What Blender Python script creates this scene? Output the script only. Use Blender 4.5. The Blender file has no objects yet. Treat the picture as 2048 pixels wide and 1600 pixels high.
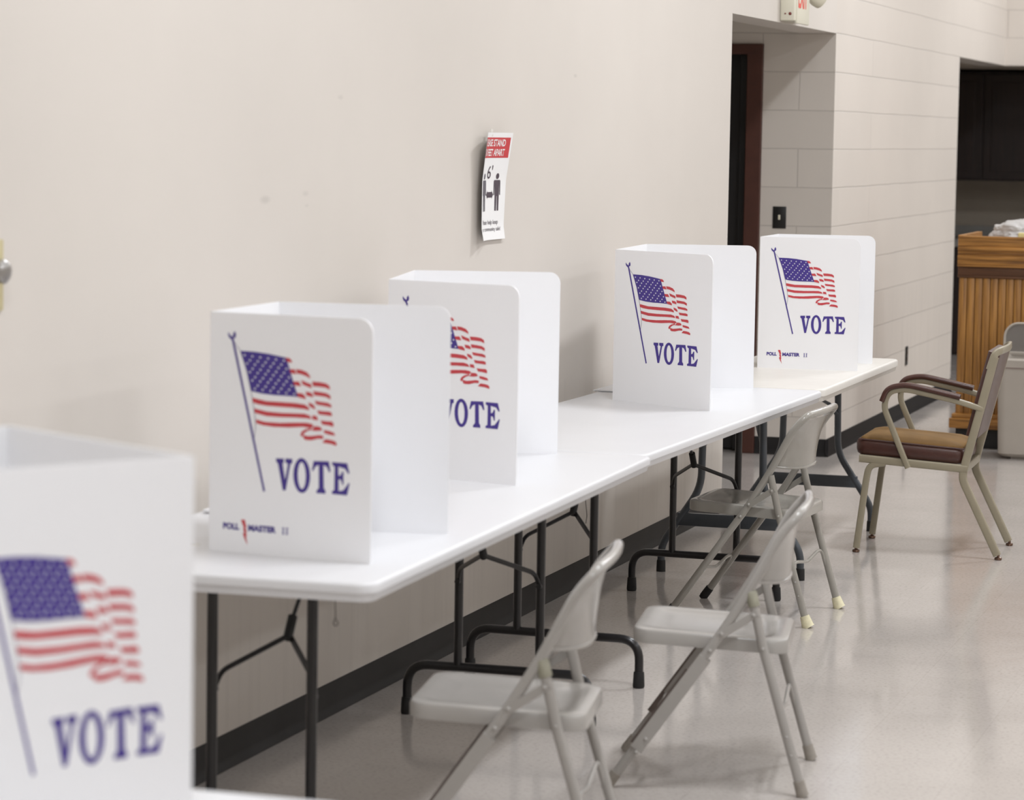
import bpy, bmesh, math, random
from math import sin, cos, pi, radians, sqrt, atan2
from mathutils import Vector, Matrix, noise
random.seed(7)
SC = bpy.context.scene
COL = SC.collection

# ------------------------------------------------------------------ camera
cam_data = bpy.data.cameras.new('camera')
cam = bpy.data.objects.new('camera', cam_data)
COL.objects.link(cam)
CAM = Vector((2.9594, 0.0, 1.6942))
YAW, PITCH, ROLL, FPX = 0.30775, 0.08358, 0.016765, 5675.35
_f = Vector((-sin(YAW)*cos(PITCH), cos(YAW)*cos(PITCH), -sin(PITCH)))
_r0 = Vector((cos(YAW), sin(YAW), 0.0)); _u0 = _r0.cross(_f)
_r = _r0*cos(ROLL) + _u0*sin(ROLL); _u = _u0*cos(ROLL) - _r0*sin(ROLL)
M = Matrix((( _r.x, _u.x, -_f.x, CAM.x), (_r.y, _u.y, -_f.y, CAM.y), (_r.z, _u.z, -_f.z, CAM.z), (0, 0, 0, 1)))
cam.matrix_world = M
cam_data.sensor_width = 36.0
cam_data.lens = FPX*36.0/2048.0
cam_data.shift_x = -5.8/2048.0
cam_data.shift_y = -61.7/2048.0
cam_data.clip_start = 0.05; cam_data.clip_end = 100
cam_data.dof.use_dof = True
cam_data.dof.focus_distance = 10.6
cam_data.dof.aperture_fstop = 4.8
SC.camera = cam

# ------------------------------------------------------------------ world, exposure
W = bpy.data.worlds.new('world'); SC.world = W; W.use_nodes = True
W.node_tree.nodes['Background'].inputs[0].default_value = (0.9, 0.95, 1.0, 1)
W.node_tree.nodes['Background'].inputs[1].default_value = 0.02
SC.view_settings.view_transform = 'Standard'
SC.view_settings.look = 'None'
SC.view_settings.gamma = 1.0
SC.view_settings.use_curve_mapping = False
SC.view_settings.exposure = -0.73

# ------------------------------------------------------------------ ceiling lamps of the hall
CEIL = 4.6
LAMP_COL = (0.955, 0.985, 1.03)
LAMPS = []
for lx in (2.1, 5.8, 9.2):
    for ly in (-2.5, 1.9, 6.3, 10.7, 15.1, 19.5):
        LAMPS.append((lx, ly))
DIM = {-2.5: 0.10, 1.9: 0.88}   # the tubes nearest the camera are mostly out
LAMP_W = {2.1: 158.0, 5.8: 78.0, 9.2: 70.0}
for lx, ly in LAMPS:
    ld = bpy.data.lights.new('ceiling_lamp', 'AREA'); ld.shape = 'RECTANGLE'
    ld.size = 0.30; ld.size_y = 1.15; ld.energy = LAMP_W[lx]*(DIM.get(ly, 1.0) if lx < 3 else 1.0); ld.color = LAMP_COL
    lo = bpy.data.objects.new('ceiling_lamp', ld); lo.location = (lx, ly, CEIL-0.075); COL.objects.link(lo)

# ------------------------------------------------------------------ materials
def lin(c):
    return tuple(((v/255)/12.92 if v/255 <= 0.04045 else ((v/255+0.055)/1.055)**2.4) for v in c)+(1.0,)

def mat(name, rgb, rough=0.5, metal=0.0, var=0.0, vscale=6.0, bump=0.0, bscale=60.0, coat=0.0, spec=0.5, vstretch=(1,1,1), translucent=0.0, detail=4):
    m = bpy.data.materials.new(name); m.use_nodes = True
    nt = m.node_tree; b = nt.nodes['Principled BSDF']
    b.inputs['Base Color'].default_value = lin(rgb)
    b.inputs['Roughness'].default_value = rough
    b.inputs['Metallic'].default_value = metal
    b.inputs['Coat Weight'].default_value = coat
    b.inputs['Coat Roughness'].default_value = 0.15
    b.inputs['Specular IOR Level'].default_value = spec
    tc = nt.nodes.new('ShaderNodeTexCoord')
    mp = nt.nodes.new('ShaderNodeMapping'); mp.inputs['Scale'].default_value = vstretch
    nt.links.new(tc.outputs['Object'], mp.inputs['Vector'])
    if var > 0:
        n = nt.nodes.new('ShaderNodeTexNoise'); n.inputs['Scale'].default_value = vscale; n.inputs['Detail'].default_value = detail
        nt.links.new(mp.outputs[0], n.inputs['Vector'])
        mr = nt.nodes.new('ShaderNodeMapRange'); mr.inputs['From Min'].default_value = 0.3; mr.inputs['From Max'].default_value = 0.7
        mr.inputs['To Min'].default_value = 1-var; mr.inputs['To Max'].default_value = 1+var*0.6
        nt.links.new(n.outputs['Fac'], mr.inputs['Value'])
        hs = nt.nodes.new('ShaderNodeMix'); hs.data_type = 'RGBA'; hs.blend_type = 'MULTIPLY'; hs.inputs['Factor'].default_value = 1.0
        hs.inputs['A'].default_value = lin(rgb)
        cb = nt.nodes.new('ShaderNodeCombineColor')
        for i in range(3): nt.links.new(mr.outputs[0], cb.inputs[i])
        nt.links.new(cb.outputs[0], hs.inputs['B'])
        nt.links.new(hs.outputs['Result'], b.inputs['Base Color'])
    if bump > 0:
        n2 = nt.nodes.new('ShaderNodeTexNoise'); n2.inputs['Scale'].default_value = bscale; n2.inputs['Detail'].default_value = 3
        nt.links.new(mp.outputs[0], n2.inputs['Vector'])
        bp = nt.nodes.new('ShaderNodeBump'); bp.inputs['Strength'].default_value = bump; bp.inputs['Distance'].default_value = 0.002
        nt.links.new(n2.outputs['Fac'], bp.inputs['Height']); nt.links.new(bp.outputs[0], b.inputs['Normal'])
    if translucent > 0:
        out = nt.nodes['Material Output']; tr = nt.nodes.new('ShaderNodeBsdfTranslucent'); tr.inputs['Color'].default_value = lin(rgb)
        mx = nt.nodes.new('ShaderNodeMixShader'); mx.inputs[0].default_value = translucent
        nt.links.new(b.outputs[0], mx.inputs[1]); nt.links.new(tr.outputs[0], mx.inputs[2]); nt.links.new(mx.outputs[0], out.inputs[0])
    return m

def wall_material(name, rgb, block=False, axis='Y', streaks=0.0, marks=()):
    """painted wall; with block=True a running-bond of 16 x 8 inch blocks with shallow joints"""
    m = bpy.data.materials.new(name); m.use_nodes = True
    nt = m.node_tree; b = nt.nodes['Principled BSDF']; L = nt.links
    b.inputs['Roughness'].default_value = 0.55; b.inputs['Specular IOR Level'].default_value = 0.35
    tc = nt.nodes.new('ShaderNodeTexCoord'); sp = nt.nodes.new('ShaderNodeSeparateXYZ'); L.new(tc.outputs['Object'], sp.inputs[0])
    def noise_(scale, det, vec, lo, hi, fm=0.3, fM=0.7):
        n = nt.nodes.new('ShaderNodeTexNoise'); n.inputs['Scale'].default_value = scale; n.inputs['Detail'].default_value = det
        L.new(vec, n.inputs['Vector'])
        r = nt.nodes.new('ShaderNodeMapRange'); r.inputs['From Min'].default_value = fm; r.inputs['From Max'].default_value = fM
        r.inputs['To Min'].default_value = lo; r.inputs['To Max'].default_value = hi; L.new(n.outputs['Fac'], r.inputs['Value'])
        return r.outputs[0], n.outputs['Fac']
    def mul(a, c):
        x = nt.nodes.new('ShaderNodeMath'); x.operation = 'MULTIPLY'
        if isinstance(a, float): x.inputs[0].default_value = a
        else: L.new(a, x.inputs[0])
        if isinstance(c, float): x.inputs[1].default_value = c
        else: L.new(c, x.inputs[1])
        return x.outputs[0]
    v, _ = noise_(1.2, 3, tc.outputs['Object'], 0.965, 1.02)
    _, fine = noise_(90, 4, tc.outputs['Object'], 0, 1)
    if streaks > 0:   # dirty drip marks that run down the paint, strongest near the baseboard
        mp = nt.nodes.new('ShaderNodeMapping'); mp.inputs['Scale'].default_value = (1, 9, 0.5); L.new(tc.outputs['Object'], mp.inputs['Vector'])
        s, _ = noise_(2.2, 5, mp.outputs[0], 1-streaks, 1.0, 0.32, 0.5)
        fr = nt.nodes.new('ShaderNodeMapRange'); fr.inputs['From Min'].default_value = 0.45; fr.inputs['From Max'].default_value = 0.8
        fr.inputs['To Min'].default_value = 0.0; fr.inputs['To Max'].default_value = 1.0; L.new(sp.outputs['Z'], fr.inputs['Value'])
        mx = nt.nodes.new('ShaderNodeMath'); mx.operation = 'MAXIMUM'; L.new(s, mx.inputs[0]); L.new(fr.outputs[0], mx.inputs[1])
        v = mul(v, mx.outputs[0])
    for (my, mz, ry, rz, k) in marks:   # small scuffs and chips
        vs = nt.nodes.new('ShaderNodeVectorMath'); vs.operation = 'SUBTRACT'; L.new(tc.outputs['Object'], vs.inputs[0]); vs.inputs[1].default_value = (0, my, mz)
        vm = nt.nodes.new('ShaderNodeVectorMath'); vm.operation = 'MULTIPLY'; L.new(vs.outputs[0], vm.inputs[0]); vm.inputs[1].default_value = (0, 1/ry, 1/rz)
        ln = nt.nodes.new('ShaderNodeVectorMath'); ln.operation = 'LENGTH'; L.new(vm.outputs[0], ln.inputs[0])
        r = nt.nodes.new('ShaderNodeMapRange'); r.inputs['From Min'].default_value = 0.3; r.inputs['From Max'].default_value = 1.0
        r.inputs['To Min'].default_value = k; r.inputs['To Max'].default_value = 1.0; L.new(ln.outputs['Value'], r.inputs['Value'])
        v = mul(v, r.outputs[0])
    height = mul(fine, 0.12)
    if block:
        cx = nt.nodes.new('ShaderNodeCombineXYZ'); L.new(sp.outputs[axis], cx.inputs[0]); L.new(sp.outputs['Z'], cx.inputs[1])
        wob = nt.nodes.new('ShaderNodeTexNoise'); wob.inputs['Scale'].default_value = 2.5; L.new(tc.outputs['Object'], wob.inputs['Vector'])
        wm = nt.nodes.new('ShaderNodeVectorMath'); wm.operation = 'MULTIPLY_ADD'; L.new(wob.outputs['Color'], wm.inputs[0]); wm.inputs[1].default_value = (0.012, 0.008, 0); L.new(cx.outputs[0], wm.inputs[2])
        off = nt.nodes.new('ShaderNodeVectorMath'); off.operation = 'ADD'; L.new(wm.outputs[0], off.inputs[0])
        off.inputs[1].default_value = ((0.385 if axis == 'X' else 0.1)+10*0.4064, 2*0.2032-0.004+(0.2032 if axis == 'X' else 0.0), 0)
        br = nt.nodes.new('ShaderNodeTexBrick'); L.new(off.outputs[0], br.inputs['Vector'])
        br.inputs['Scale'].default_value = 1.0; br.inputs['Brick Width'].default_value = 0.4064 if axis == 'X' else 40.0; br.inputs['Row Height'].default_value = 0.2032
        br.inputs['Mortar Size'].default_value = 0.0042; br.inputs['Mortar Smooth'].default_value = 0.6
        br.inputs['Color1'].default_value = (1, 1, 1, 1); br.inputs['Color2'].default_value = (0.965, 0.965, 0.965, 1); br.inputs['Mortar'].default_value = (0.80, 0.80, 0.80, 1)
        sc = nt.nodes.new('ShaderNodeSeparateColor'); L.new(br.outputs['Color'], sc.inputs[0])
        v = mul(v, sc.outputs[0])
        inv = nt.nodes.new('ShaderNodeMath'); inv.operation = 'SUBTRACT'; inv.inputs[0].default_value = 1.0; L.new(br.outputs['Fac'], inv.inputs[1])
        ad = nt.nodes.new('ShaderNodeMath'); ad.operation = 'ADD'; L.new(height, ad.inputs[0]); L.new(inv.outputs[0], ad.inputs[1]); height = ad.outputs[0]
    cb = nt.nodes.new('ShaderNodeCombineColor')
    for i in range(3): L.new(v, cb.inputs[i])
    mx = nt.nodes.new('ShaderNodeMix'); mx.data_type = 'RGBA'; mx.blend_type = 'MULTIPLY'; mx.inputs['Factor'].default_value = 1.0
    mx.inputs['A'].default_value = lin(rgb); L.new(cb.outputs[0], mx.inputs['B']); L.new(mx.outputs['Result'], b.inputs['Base Color'])
    bp = nt.nodes.new('ShaderNodeBump'); bp.inputs['Strength'].default_value = 0.5; bp.inputs['Distance'].default_value = 0.0025
    L.new(height, bp.inputs['Height']); L.new(bp.outputs[0], b.inputs['Normal'])
    return m

def floor_material():
    """waxed vinyl composition tile: speckle, faint tile joints, uneven wax"""
    m = bpy.data.materials.new('waxed_vinyl_tile'); m.use_nodes = True
    nt = m.node_tree; b = nt.nodes['Principled BSDF']; L = nt.links
    tc = nt.nodes.new('ShaderNodeTexCoord')
    br = nt.nodes.new('ShaderNodeTexBrick'); L.new(tc.outputs['Object'], br.inputs['Vector']); br.offset = 0.0
    br.inputs['Scale'].default_value = 1.0; br.inputs['Brick Width'].default_value = 0.3048; br.inputs['Row Height'].default_value = 0.3048
    br.inputs['Mortar Size'].default_value = 0.0009; br.inputs['Mortar Smooth'].default_value = 0.3
    br.inputs['Color1'].default_value = lin((190, 183, 177)); br.inputs['Color2'].default_value = lin((187, 180, 174)); br.inputs['Mortar'].default_value = lin((178, 171, 165))
    n = nt.nodes.new('ShaderNodeTexNoise'); n.inputs['Scale'].default_value = 85; n.inputs['Detail'].default_value = 4; L.new(tc.outputs['Object'], n.inputs['Vector'])
    r = nt.nodes.new('ShaderNodeMapRange'); r.inputs['From Min'].default_value = 0.28; r.inputs['From Max'].default_value = 0.5; r.inputs['To Min'].default_value = 0.80; r.inputs['To Max'].default_value = 1.0
    L.new(n.outputs['Fac'], r.inputs['Value'])
    n1 = nt.nodes.new('ShaderNodeTexNoise'); n1.inputs['Scale'].default_value = 1.6; n1.inputs['Detail'].default_value = 4; L.new(tc.outputs['Object'], n1.inputs['Vector'])
    r1 = nt.nodes.new('ShaderNodeMapRange'); r1.inputs['From Min'].default_value = 0.3; r1.inputs['From Max'].default_value = 0.7; r1.inputs['To Min'].default_value = 0.93; r1.inputs['To Max'].default_value = 1.03
    L.new(n1.outputs['Fac'], r1.inputs['Value'])
    mu = nt.nodes.new('ShaderNodeMath'); mu.operation = 'MULTIPLY'; L.new(r.outputs[0], mu.inputs[0]); L.new(r1.outputs[0], mu.inputs[1])
    cb = nt.nodes.new('ShaderNodeCombineColor')
    for i in range(3): L.new(mu.outputs[0], cb.inputs[i])
    mx = nt.nodes.new('ShaderNodeMix'); mx.data_type = 'RGBA'; mx.blend_type = 'MULTIPLY'; mx.inputs['Factor'].default_value = 1.0
    L.new(br.outputs['Color'], mx.inputs['A']); L.new(cb.outputs[0], mx.inputs['B']); L.new(mx.outputs['Result'], b.inputs['Base Color'])
    n3 = nt.nodes.new('ShaderNodeTexNoise'); n3.inputs['Scale'].default_value = 3.0; n3.inputs['Detail'].default_value = 5; L.new(tc.outputs['Object'], n3.inputs['Vector'])
    r3 = nt.nodes.new('ShaderNodeMapRange'); r3.inputs['From Min'].default_value = 0.3; r3.inputs['From Max'].default_value = 0.7; r3.inputs['To Min'].default_value = 0.08; r3.inputs['To Max'].default_value = 0.17
    L.new(n3.outputs['Fac'], r3.inputs['Value']); L.new(r3.outputs[0], b.inputs['Roughness'])
    b.inputs['Specular IOR Level'].default_value = 0.5
    n4 = nt.nodes.new('ShaderNodeTexNoise'); n4.inputs['Scale'].default_value = 7.0; n4.inputs['Detail'].default_value = 2; L.new(tc.outputs['Object'], n4.inputs['Vector'])
    bp = nt.nodes.new('ShaderNodeBump'); bp.inputs['Strength'].default_value = 0.12; bp.inputs['Distance'].default_value = 0.004
    L.new(n4.outputs['Fac'], bp.inputs['Height']); L.new(bp.outputs[0], b.inputs['Normal'])
    return m

def wood_material(name, c1, c2, axis='Z', rough=0.4):
    m = bpy.data.materials.new(name); m.use_nodes = True
    nt = m.node_tree; b = nt.nodes['Principled BSDF']; L = nt.links; b.inputs['Roughness'].default_value = rough
    tc = nt.nodes.new('ShaderNodeTexCoord'); mp = nt.nodes.new('ShaderNodeMapping')
    mp.inputs['Scale'].default_value = (26, 26, 1.0) if axis == 'Z' else (1.0, 26, 26)
    L.new(tc.outputs['Object'], mp.inputs['Vector'])
    n = nt.nodes.new('ShaderNodeTexNoise'); n.inputs['Scale'].default_value = 3.5; n.inputs['Detail'].default_value = 7; n.inputs['Distortion'].default_value = 0.35
    L.new(mp.outputs[0], n.inputs['Vector'])
    cr = nt.nodes.new('ShaderNodeValToRGB'); cr.color_ramp.elements[0].position = 0.35; cr.color_ramp.elements[0].color = lin(c1)
    cr.color_ramp.elements[1].position = 0.62; cr.color_ramp.elements[1].color = lin(c2); L.new(n.outputs['Fac'], cr.inputs[0]); L.new(cr.outputs[0], b.inputs['Base Color'])
    bp = nt.nodes.new('ShaderNodeBump'); bp.inputs['Strength'].default_value = 0.2; bp.inputs['Distance'].default_value = 0.001
    L.new(n.outputs['Fac'], bp.inputs['Height']); L.new(bp.outputs[0], b.inputs['Normal'])
    return m

MT = {}
MT['paint'] = wall_material('cream_wall_paint', (215, 208, 200), streaks=0.05,
    marks=[(7.07, 1.50, .045, .014, .86), (7.36, 1.512, .03, .010, .90), (7.37, 1.478, .02, .006, .92), (7.62, 1.783, .03, .009, .90), (9.98, 1.90, .03, .009, .88), (7.62, .27, .02, .012, .75), (9.2, 1.62, .03, .007, .93)])
MT['block'] = wall_material('cream_painted_block', (219, 211, 202), block=True, axis='Y', streaks=0.05)
MT['block_x'] = wall_material('cream_painted_block_return', (219, 211, 202), block=True, axis='X')
MT['floor'] = floor_material()
MT['ceiling'] = mat('ceiling_tile', (232, 230, 224), 0.8, var=0.05, vscale=30)
MT['base'] = mat('black_vinyl_baseboard', (34, 32, 32), 0.55, var=0.15, vscale=9, spec=0.25)
MT['booth'] = mat('white_corrugated_plastic', (250, 250, 252), 0.42, translucent=0.07, var=0.01, vscale=3)
MT['ink_blue'] = mat('printed_blue_ink', (66, 49, 138), 0.5, var=0.04, vscale=40)
MT['ink_red'] = mat('printed_red_ink', (200, 66, 74), 0.5, var=0.04, vscale=40)
MT['ink_white'] = mat('printed_white_ink', (235, 235, 240), 0.5, var=0.02)
MT['ink_thin'] = mat('printed_grey_ink', (110, 105, 130), 0.5, var=0.02)
MT['table'] = mat('white_moulded_plastic', (220, 220, 222), 0.38, var=0.012, vscale=5, bump=0.05, bscale=220)
MT['table_old'] = mat('ivory_moulded_plastic', (222, 218, 211), 0.4, var=0.03, vscale=9, bump=0.05, bscale=220)
MT['black_steel'] = mat('black_powder_coat', (24, 22, 24), 0.28, var=0.1, vscale=20, coat=0.15)
MT['slate_steel'] = mat('slate_grey_powder_coat', (66, 71, 77), 0.36, var=0.08, vscale=20, coat=0.2)
MT['rubber'] = mat('black_rubber', (28, 27, 27), 0.65, var=0.1, vscale=50)
MT['chair'] = mat('grey_enamelled_steel', (163, 159, 154), 0.27, var=0.04, vscale=12, coat=0.45)
MT['chair_dull'] = mat('olive_grey_enamelled_steel', (153, 149, 141), 0.25, var=0.05, vscale=12, coat=0.45)
MT['chair_in'] = mat('brown_channel_inside', (104, 92, 86), 0.5, var=0.15, vscale=30)  # darker brown strip on the inner face of the leg channels
MT['cream_cap'] = mat('cream_plastic_cap', (222, 214, 180), 0.5, var=0.12, vscale=60)
MT['pale_cap'] = mat('pale_green_plastic_cap', (150, 147, 130), 0.5, var=0.1, vscale=60)
MT['grey_cap'] = mat('grey_rubber_foot', (150, 143, 134), 0.6, var=0.1, vscale=60)
MT['beige_steel'] = mat('beige_enamelled_steel', (150, 141, 120), 0.36, var=0.06, vscale=14, coat=0.2)
MT['vinyl'] = mat('maroon_vinyl', (74, 44, 37), 0.3, var=0.12, vscale=25, bump=0.2, bscale=300)
MT['seat_cloth'] = mat('tan_brown_upholstery', (130, 97, 50), 0.8, var=0.18, vscale=9, bump=0.5, bscale=420)
MT['glide'] = mat('bronzed_metal_glide', (120, 96, 82), 0.3, metal=0.9, var=0.1)
MT['rivet'] = mat('steel_rivet', (188, 184, 178), 0.25, metal=0.6, var=0.05)
MT['oak'] = wood_material('golden_oak', (128, 86, 38), (172, 122, 58), 'Z')
MT['oak_h'] = wood_material('golden_oak_rail', (120, 80, 36), (178, 126, 62), 'X')
MT['oak_shaded'] = wood_material('shaded_oak_cove', (78, 50, 30), (98, 64, 40), 'X')  # same oak, its colour darkened to hold the shadow under the cap
MT['kick'] = mat('black_kick_board', (34, 32, 32), 0.6, var=0.1)
MT['bin'] = mat('warm_grey_bin_plastic', (176, 168, 158), 0.42, var=0.03, vscale=8)
MT['bin_lid'] = mat('dark_grey_bin_lid', (118, 112, 106), 0.5, var=0.05, vscale=8)
MT['bin_mauve'] = mat('mauve_bin_stripe', (150, 122, 122), 0.5, var=0.1)  # thin mauve line just under the rim
MT['bag'] = mat('clear_white_plastic_bag', (226, 224, 222), 0.22, translucent=0.35, bump=0.6, bscale=40, var=0.06)
MT['yellow'] = mat('pale_yellow_paper', (226, 212, 150), 0.6, var=0.1, vscale=30)
MT['cabinet'] = wood_material('dark_walnut_cabinet', (24, 16, 14), (38, 24, 20), 'Z', 0.45)
MT['counter'] = mat('grey_laminate_counter', (150, 148, 144), 0.4, var=0.05)
MT['splash'] = mat('taupe_kitchen_wall', (168, 157, 143), 0.6, var=0.04)
MT['handle'] = mat('brushed_steel_pull', (150, 146, 140), 0.35, metal=0.8, var=0.05)
MT['door_frame'] = mat('dark_brown_door_frame', (78, 44, 34), 0.45, var=0.1, vscale=12)
MT['door_leaf'] = mat('black_brown_door_leaf', (22, 19, 20), 0.5, var=0.1, vscale=12)
MT['black_plate'] = mat('black_wall_plate', (30, 29, 29), 0.35, var=0.05)
MT['ivory'] = mat('ivory_plastic', (228, 222, 200), 0.4, var=0.03)
MT['brown_dev'] = mat('brown_receptacle', (74, 58, 50), 0.45, var=0.05)
MT['sign'] = mat('cream_sign_housing', (226, 222, 204), 0.45, var=0.03)
MT['exit_red'] = mat('exit_letter_red', (236, 96, 84), 0.5, var=0.03)
MT['test_red'] = mat('dark_red_test_button', (120, 48, 42), 0.4, var=0.05)
MT['paper'] = mat('white_poster_paper', (240, 239, 238), 0.6, var=0.01)
MT['poster_red'] = mat('poster_red_ink', (200, 60, 64), 0.6, var=0.03)
MT['poster_dark'] = mat('poster_dark_ink', (72, 60, 70), 0.6, var=0.03)
MT['poster_pale'] = mat('poster_grey_ink', (96, 92, 100), 0.6, var=0.03)
MT['brass_plate'] = mat('yellowed_wall_plate', (198, 186, 144), 0.45, var=0.06, vscale=20)
MT['chrome'] = mat('satin_chrome', (170, 168, 166), 0.28, metal=0.95, var=0.05)
MT['wire'] = mat('dark_steel_wire', (70, 64, 60), 0.4, metal=0.6, var=0.05)
MT['lamp_body'] = mat('white_fixture_housing', (235, 235, 232), 0.5, var=0.01)
MT['tape'] = mat('clear_tape', (225, 222, 214), 0.25, var=0.02)

# ------------------------------------------------------------------ mesh helpers
def obj(name, bm, m, parent=None, smooth=True, angle=35):
    me = bpy.data.meshes.new(name); bmesh.ops.recalc_face_normals(bm, faces=bm.faces); bm.to_mesh(me); bm.free()
    ms = m if isinstance(m, (list, tuple)) else [m]
    for x in ms: me.materials.append(x)
    o = bpy.data.objects.new(name, me); COL.objects.link(o)
    if parent is not None: o.parent = parent
    if smooth:
        for p in me.polygons: p.use_smooth = True
        try: me.set_sharp_from_angle(angle=radians(angle))
        except Exception: pass
    return o

def thing(name, label, cat, loc=(0,0,0), rz=0.0, group=None):
    o = bpy.data.objects.new(name, None); COL.objects.link(o); o.empty_display_size = 0.1
    o.location = loc; o.rotation_euler = (0, 0, rz); tag(o, label, cat, group); return o

def tag(o, label, cat, group=None):
    o['label'] = label; o['category'] = cat
    if group: o['group'] = group
    return o

def struct(o):
    o['kind'] = 'structure'; return o

def merge(bm, other):
    me = bpy.data.meshes.new('tmp'); other.to_mesh(me); other.free(); bm.from_mesh(me); bpy.data.meshes.remove(me); return bm

def box(bm, x0, x1, y0, y1, z0, z1, bev=0.0, seg=2, mi=0):
    b = bmesh.new()
    vs = [b.verts.new((x, y, z)) for x in (x0, x1) for y in (y0, y1) for z in (z0, z1)]
    for f in ((0,1,3,2), (4,6,7,5), (0,4,5,1), (2,3,7,6), (0,2,6,4), (1,5,7,3)): b.faces.new([vs[i] for i in f])
    bmesh.ops.recalc_face_normals(b, faces=b.faces)
    if bev > 0: bmesh.ops.bevel(b, geom=b.edges[:], offset=bev, segments=seg, affect='EDGES', profile=0.5)
    for f in b.faces: f.material_index = mi
    return merge(bm, b)

def fillet(pts, r, n=5):
    """round the inner corners of a polyline"""
    P = [Vector(p) for p in pts]; out = [P[0]]
    for i in range(1, len(P)-1):
        rr = r[i] if isinstance(r, (list, tuple)) else r
        a, b, c = P[i-1], P[i], P[i+1]
        d1 = (a-b); d2 = (c-b); l = min(rr, d1.length*0.49, d2.length*0.49)
        if l < 1e-5: out.append(b); continue
        s = b+d1.normalized()*l; e = b+d2.normalized()*l
        for k in range(n+1):
            t = k/n; out.append(s*(1-t)**2+b*2*t*(1-t)+e*t*t)
    out.append(P[-1]); return out

def tube(bm, pts, r, seg=12, closed=False, cap=True, mi=0):
    b = bmesh.new(); P = [Vector(p) for p in pts]; n = len(P); rings = []
    T = []
    for i in range(n):
        if closed: t = (P[(i+1) % n]-P[i-1])
        elif i == 0: t = P[1]-P[0]
        elif i == n-1: t = P[-1]-P[-2]
        else: t = (P[i+1]-P[i]).normalized()+(P[i]-P[i-1]).normalized()
        T.append(t.normalized())
    up = Vector((0,0,1)) if abs(T[0].z) < 0.9 else Vector((0,1,0))
    nrm = (up-T[0]*up.dot(T[0])).normalized()
    for i in range(n):
        nrm = (nrm-T[i]*nrm.dot(T[i])).normalized(); bi = T[i].cross(nrm)
        rr = r[i] if isinstance(r, (list, tuple)) else r
        rings.append([b.verts.new(P[i]+(nrm*cos(2*pi*k/seg)+bi*sin(2*pi*k/seg))*rr) for k in range(seg)])
    m = n if closed else n-1
    for i in range(m):
        A, B = rings[i], rings[(i+1) % n]
        for k in range(seg): b.faces.new((A[k], A[(k+1) % seg], B[(k+1) % seg], B[k]))
    if cap and not closed: b.faces.new(rings[0][::-1]); b.faces.new(rings[-1])
    for f in b.faces: f.material_index = mi
    return merge(bm, b)

def sweep(bm, pts, prof, side=(0,1,0), mi=0):
    """sweep closed profile [(a,b)] : a along the in-plane normal, b along side"""
    b = bmesh.new(); P = [Vector(p) for p in pts]; S = Vector(side).normalized(); rings = []
    for i in range(len(P)):
        if i == 0: t = P[1]-P[0]
        elif i == len(P)-1: t = P[-1]-P[-2]
        else: t = (P[i+1]-P[i]).normalized()+(P[i]-P[i-1]).normalized()
        t.normalize(); nn = t.cross(S).normalized(); ss = nn.cross(t).normalized()
        rings.append([b.verts.new(P[i]+nn*a+ss*c) for a, c in prof])
    k = len(prof)
    for i in range(len(P)-1):
        for j in range(k): b.faces.new((rings[i][j], rings[i][(j+1) % k], rings[i+1][(j+1) % k], rings[i+1][j]))
    b.faces.new(rings[0][::-1]); b.faces.new(rings[-1])
    for f in b.faces: f.material_index = mi
    return merge(bm, b)

def rrect(w, h, r, n=3):
    """rounded rectangle profile centred on 0"""
    out = []
    for cx, cy, a0 in ((w/2-r, h/2-r, 0), (-w/2+r, h/2-r, 90), (-w/2+r, -h/2+r, 180), (w/2-r, -h/2+r, 270)):
        for k in range(n+1):
            a = radians(a0+90*k/n); out.append((cx+r*cos(a), cy+r*sin(a)))
    return out

def disc(bm, c, axis, r, h, seg=14, dome=0.0, mi=0):
    """short cylinder from c along axis, optionally domed"""
    A = Vector(axis).normalized(); c = Vector(c)
    pts = [c, c+A*h*0.6, c+A*h]; rr = [r, r, r*(1-dome)]
    if dome: pts.append(c+A*h*1.25); rr.append(r*0.25)
    return tube(bm, pts, rr, seg, mi=mi)

def flat(polys, fn, th=0.0006, holes=None):
    """thin printed shapes: polygons in (u,v) laid on a surface by fn(u,v,height)"""
    bm = bmesh.new(); fs = []
    for P in polys:
        lo = [bm.verts.new(fn(u, v, 0.0)) for u, v in P]; hi = [bm.verts.new(fn(u, v, th)) for u, v in P]
        fs += [bm.faces.new(hi), bm.faces.new(lo[::-1])]
        n = len(P)
        for i in range(n): bm.faces.new((lo[i], lo[(i+1) % n], hi[(i+1) % n], hi[i]))
    if fs:
        bm.normal_update(); bmesh.ops.triangulate(bm, faces=fs, ngon_method='EAR_CLIP')
    if holes:
        for O, I in holes:
            n = len(O); r = []
            for h in (0.0, th): r.append(([bm.verts.new(fn(u, v, h)) for u, v in O], [bm.verts.new(fn(u, v, h)) for u, v in I]))
            for i in range(n):
                j = (i+1) % n
                bm.faces.new((r[1][0][i], r[1][0][j], r[1][1][j], r[1][1][i]))
                bm.faces.new((r[0][0][j], r[0][0][i], r[0][1][i], r[0][1][j]))
                bm.faces.new((r[0][0][i], r[0][0][j], r[1][0][j], r[1][0][i]))
                bm.faces.new((r[0][1][j], r[0][1][i], r[1][1][i], r[1][1][j]))
    return bm

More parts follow.
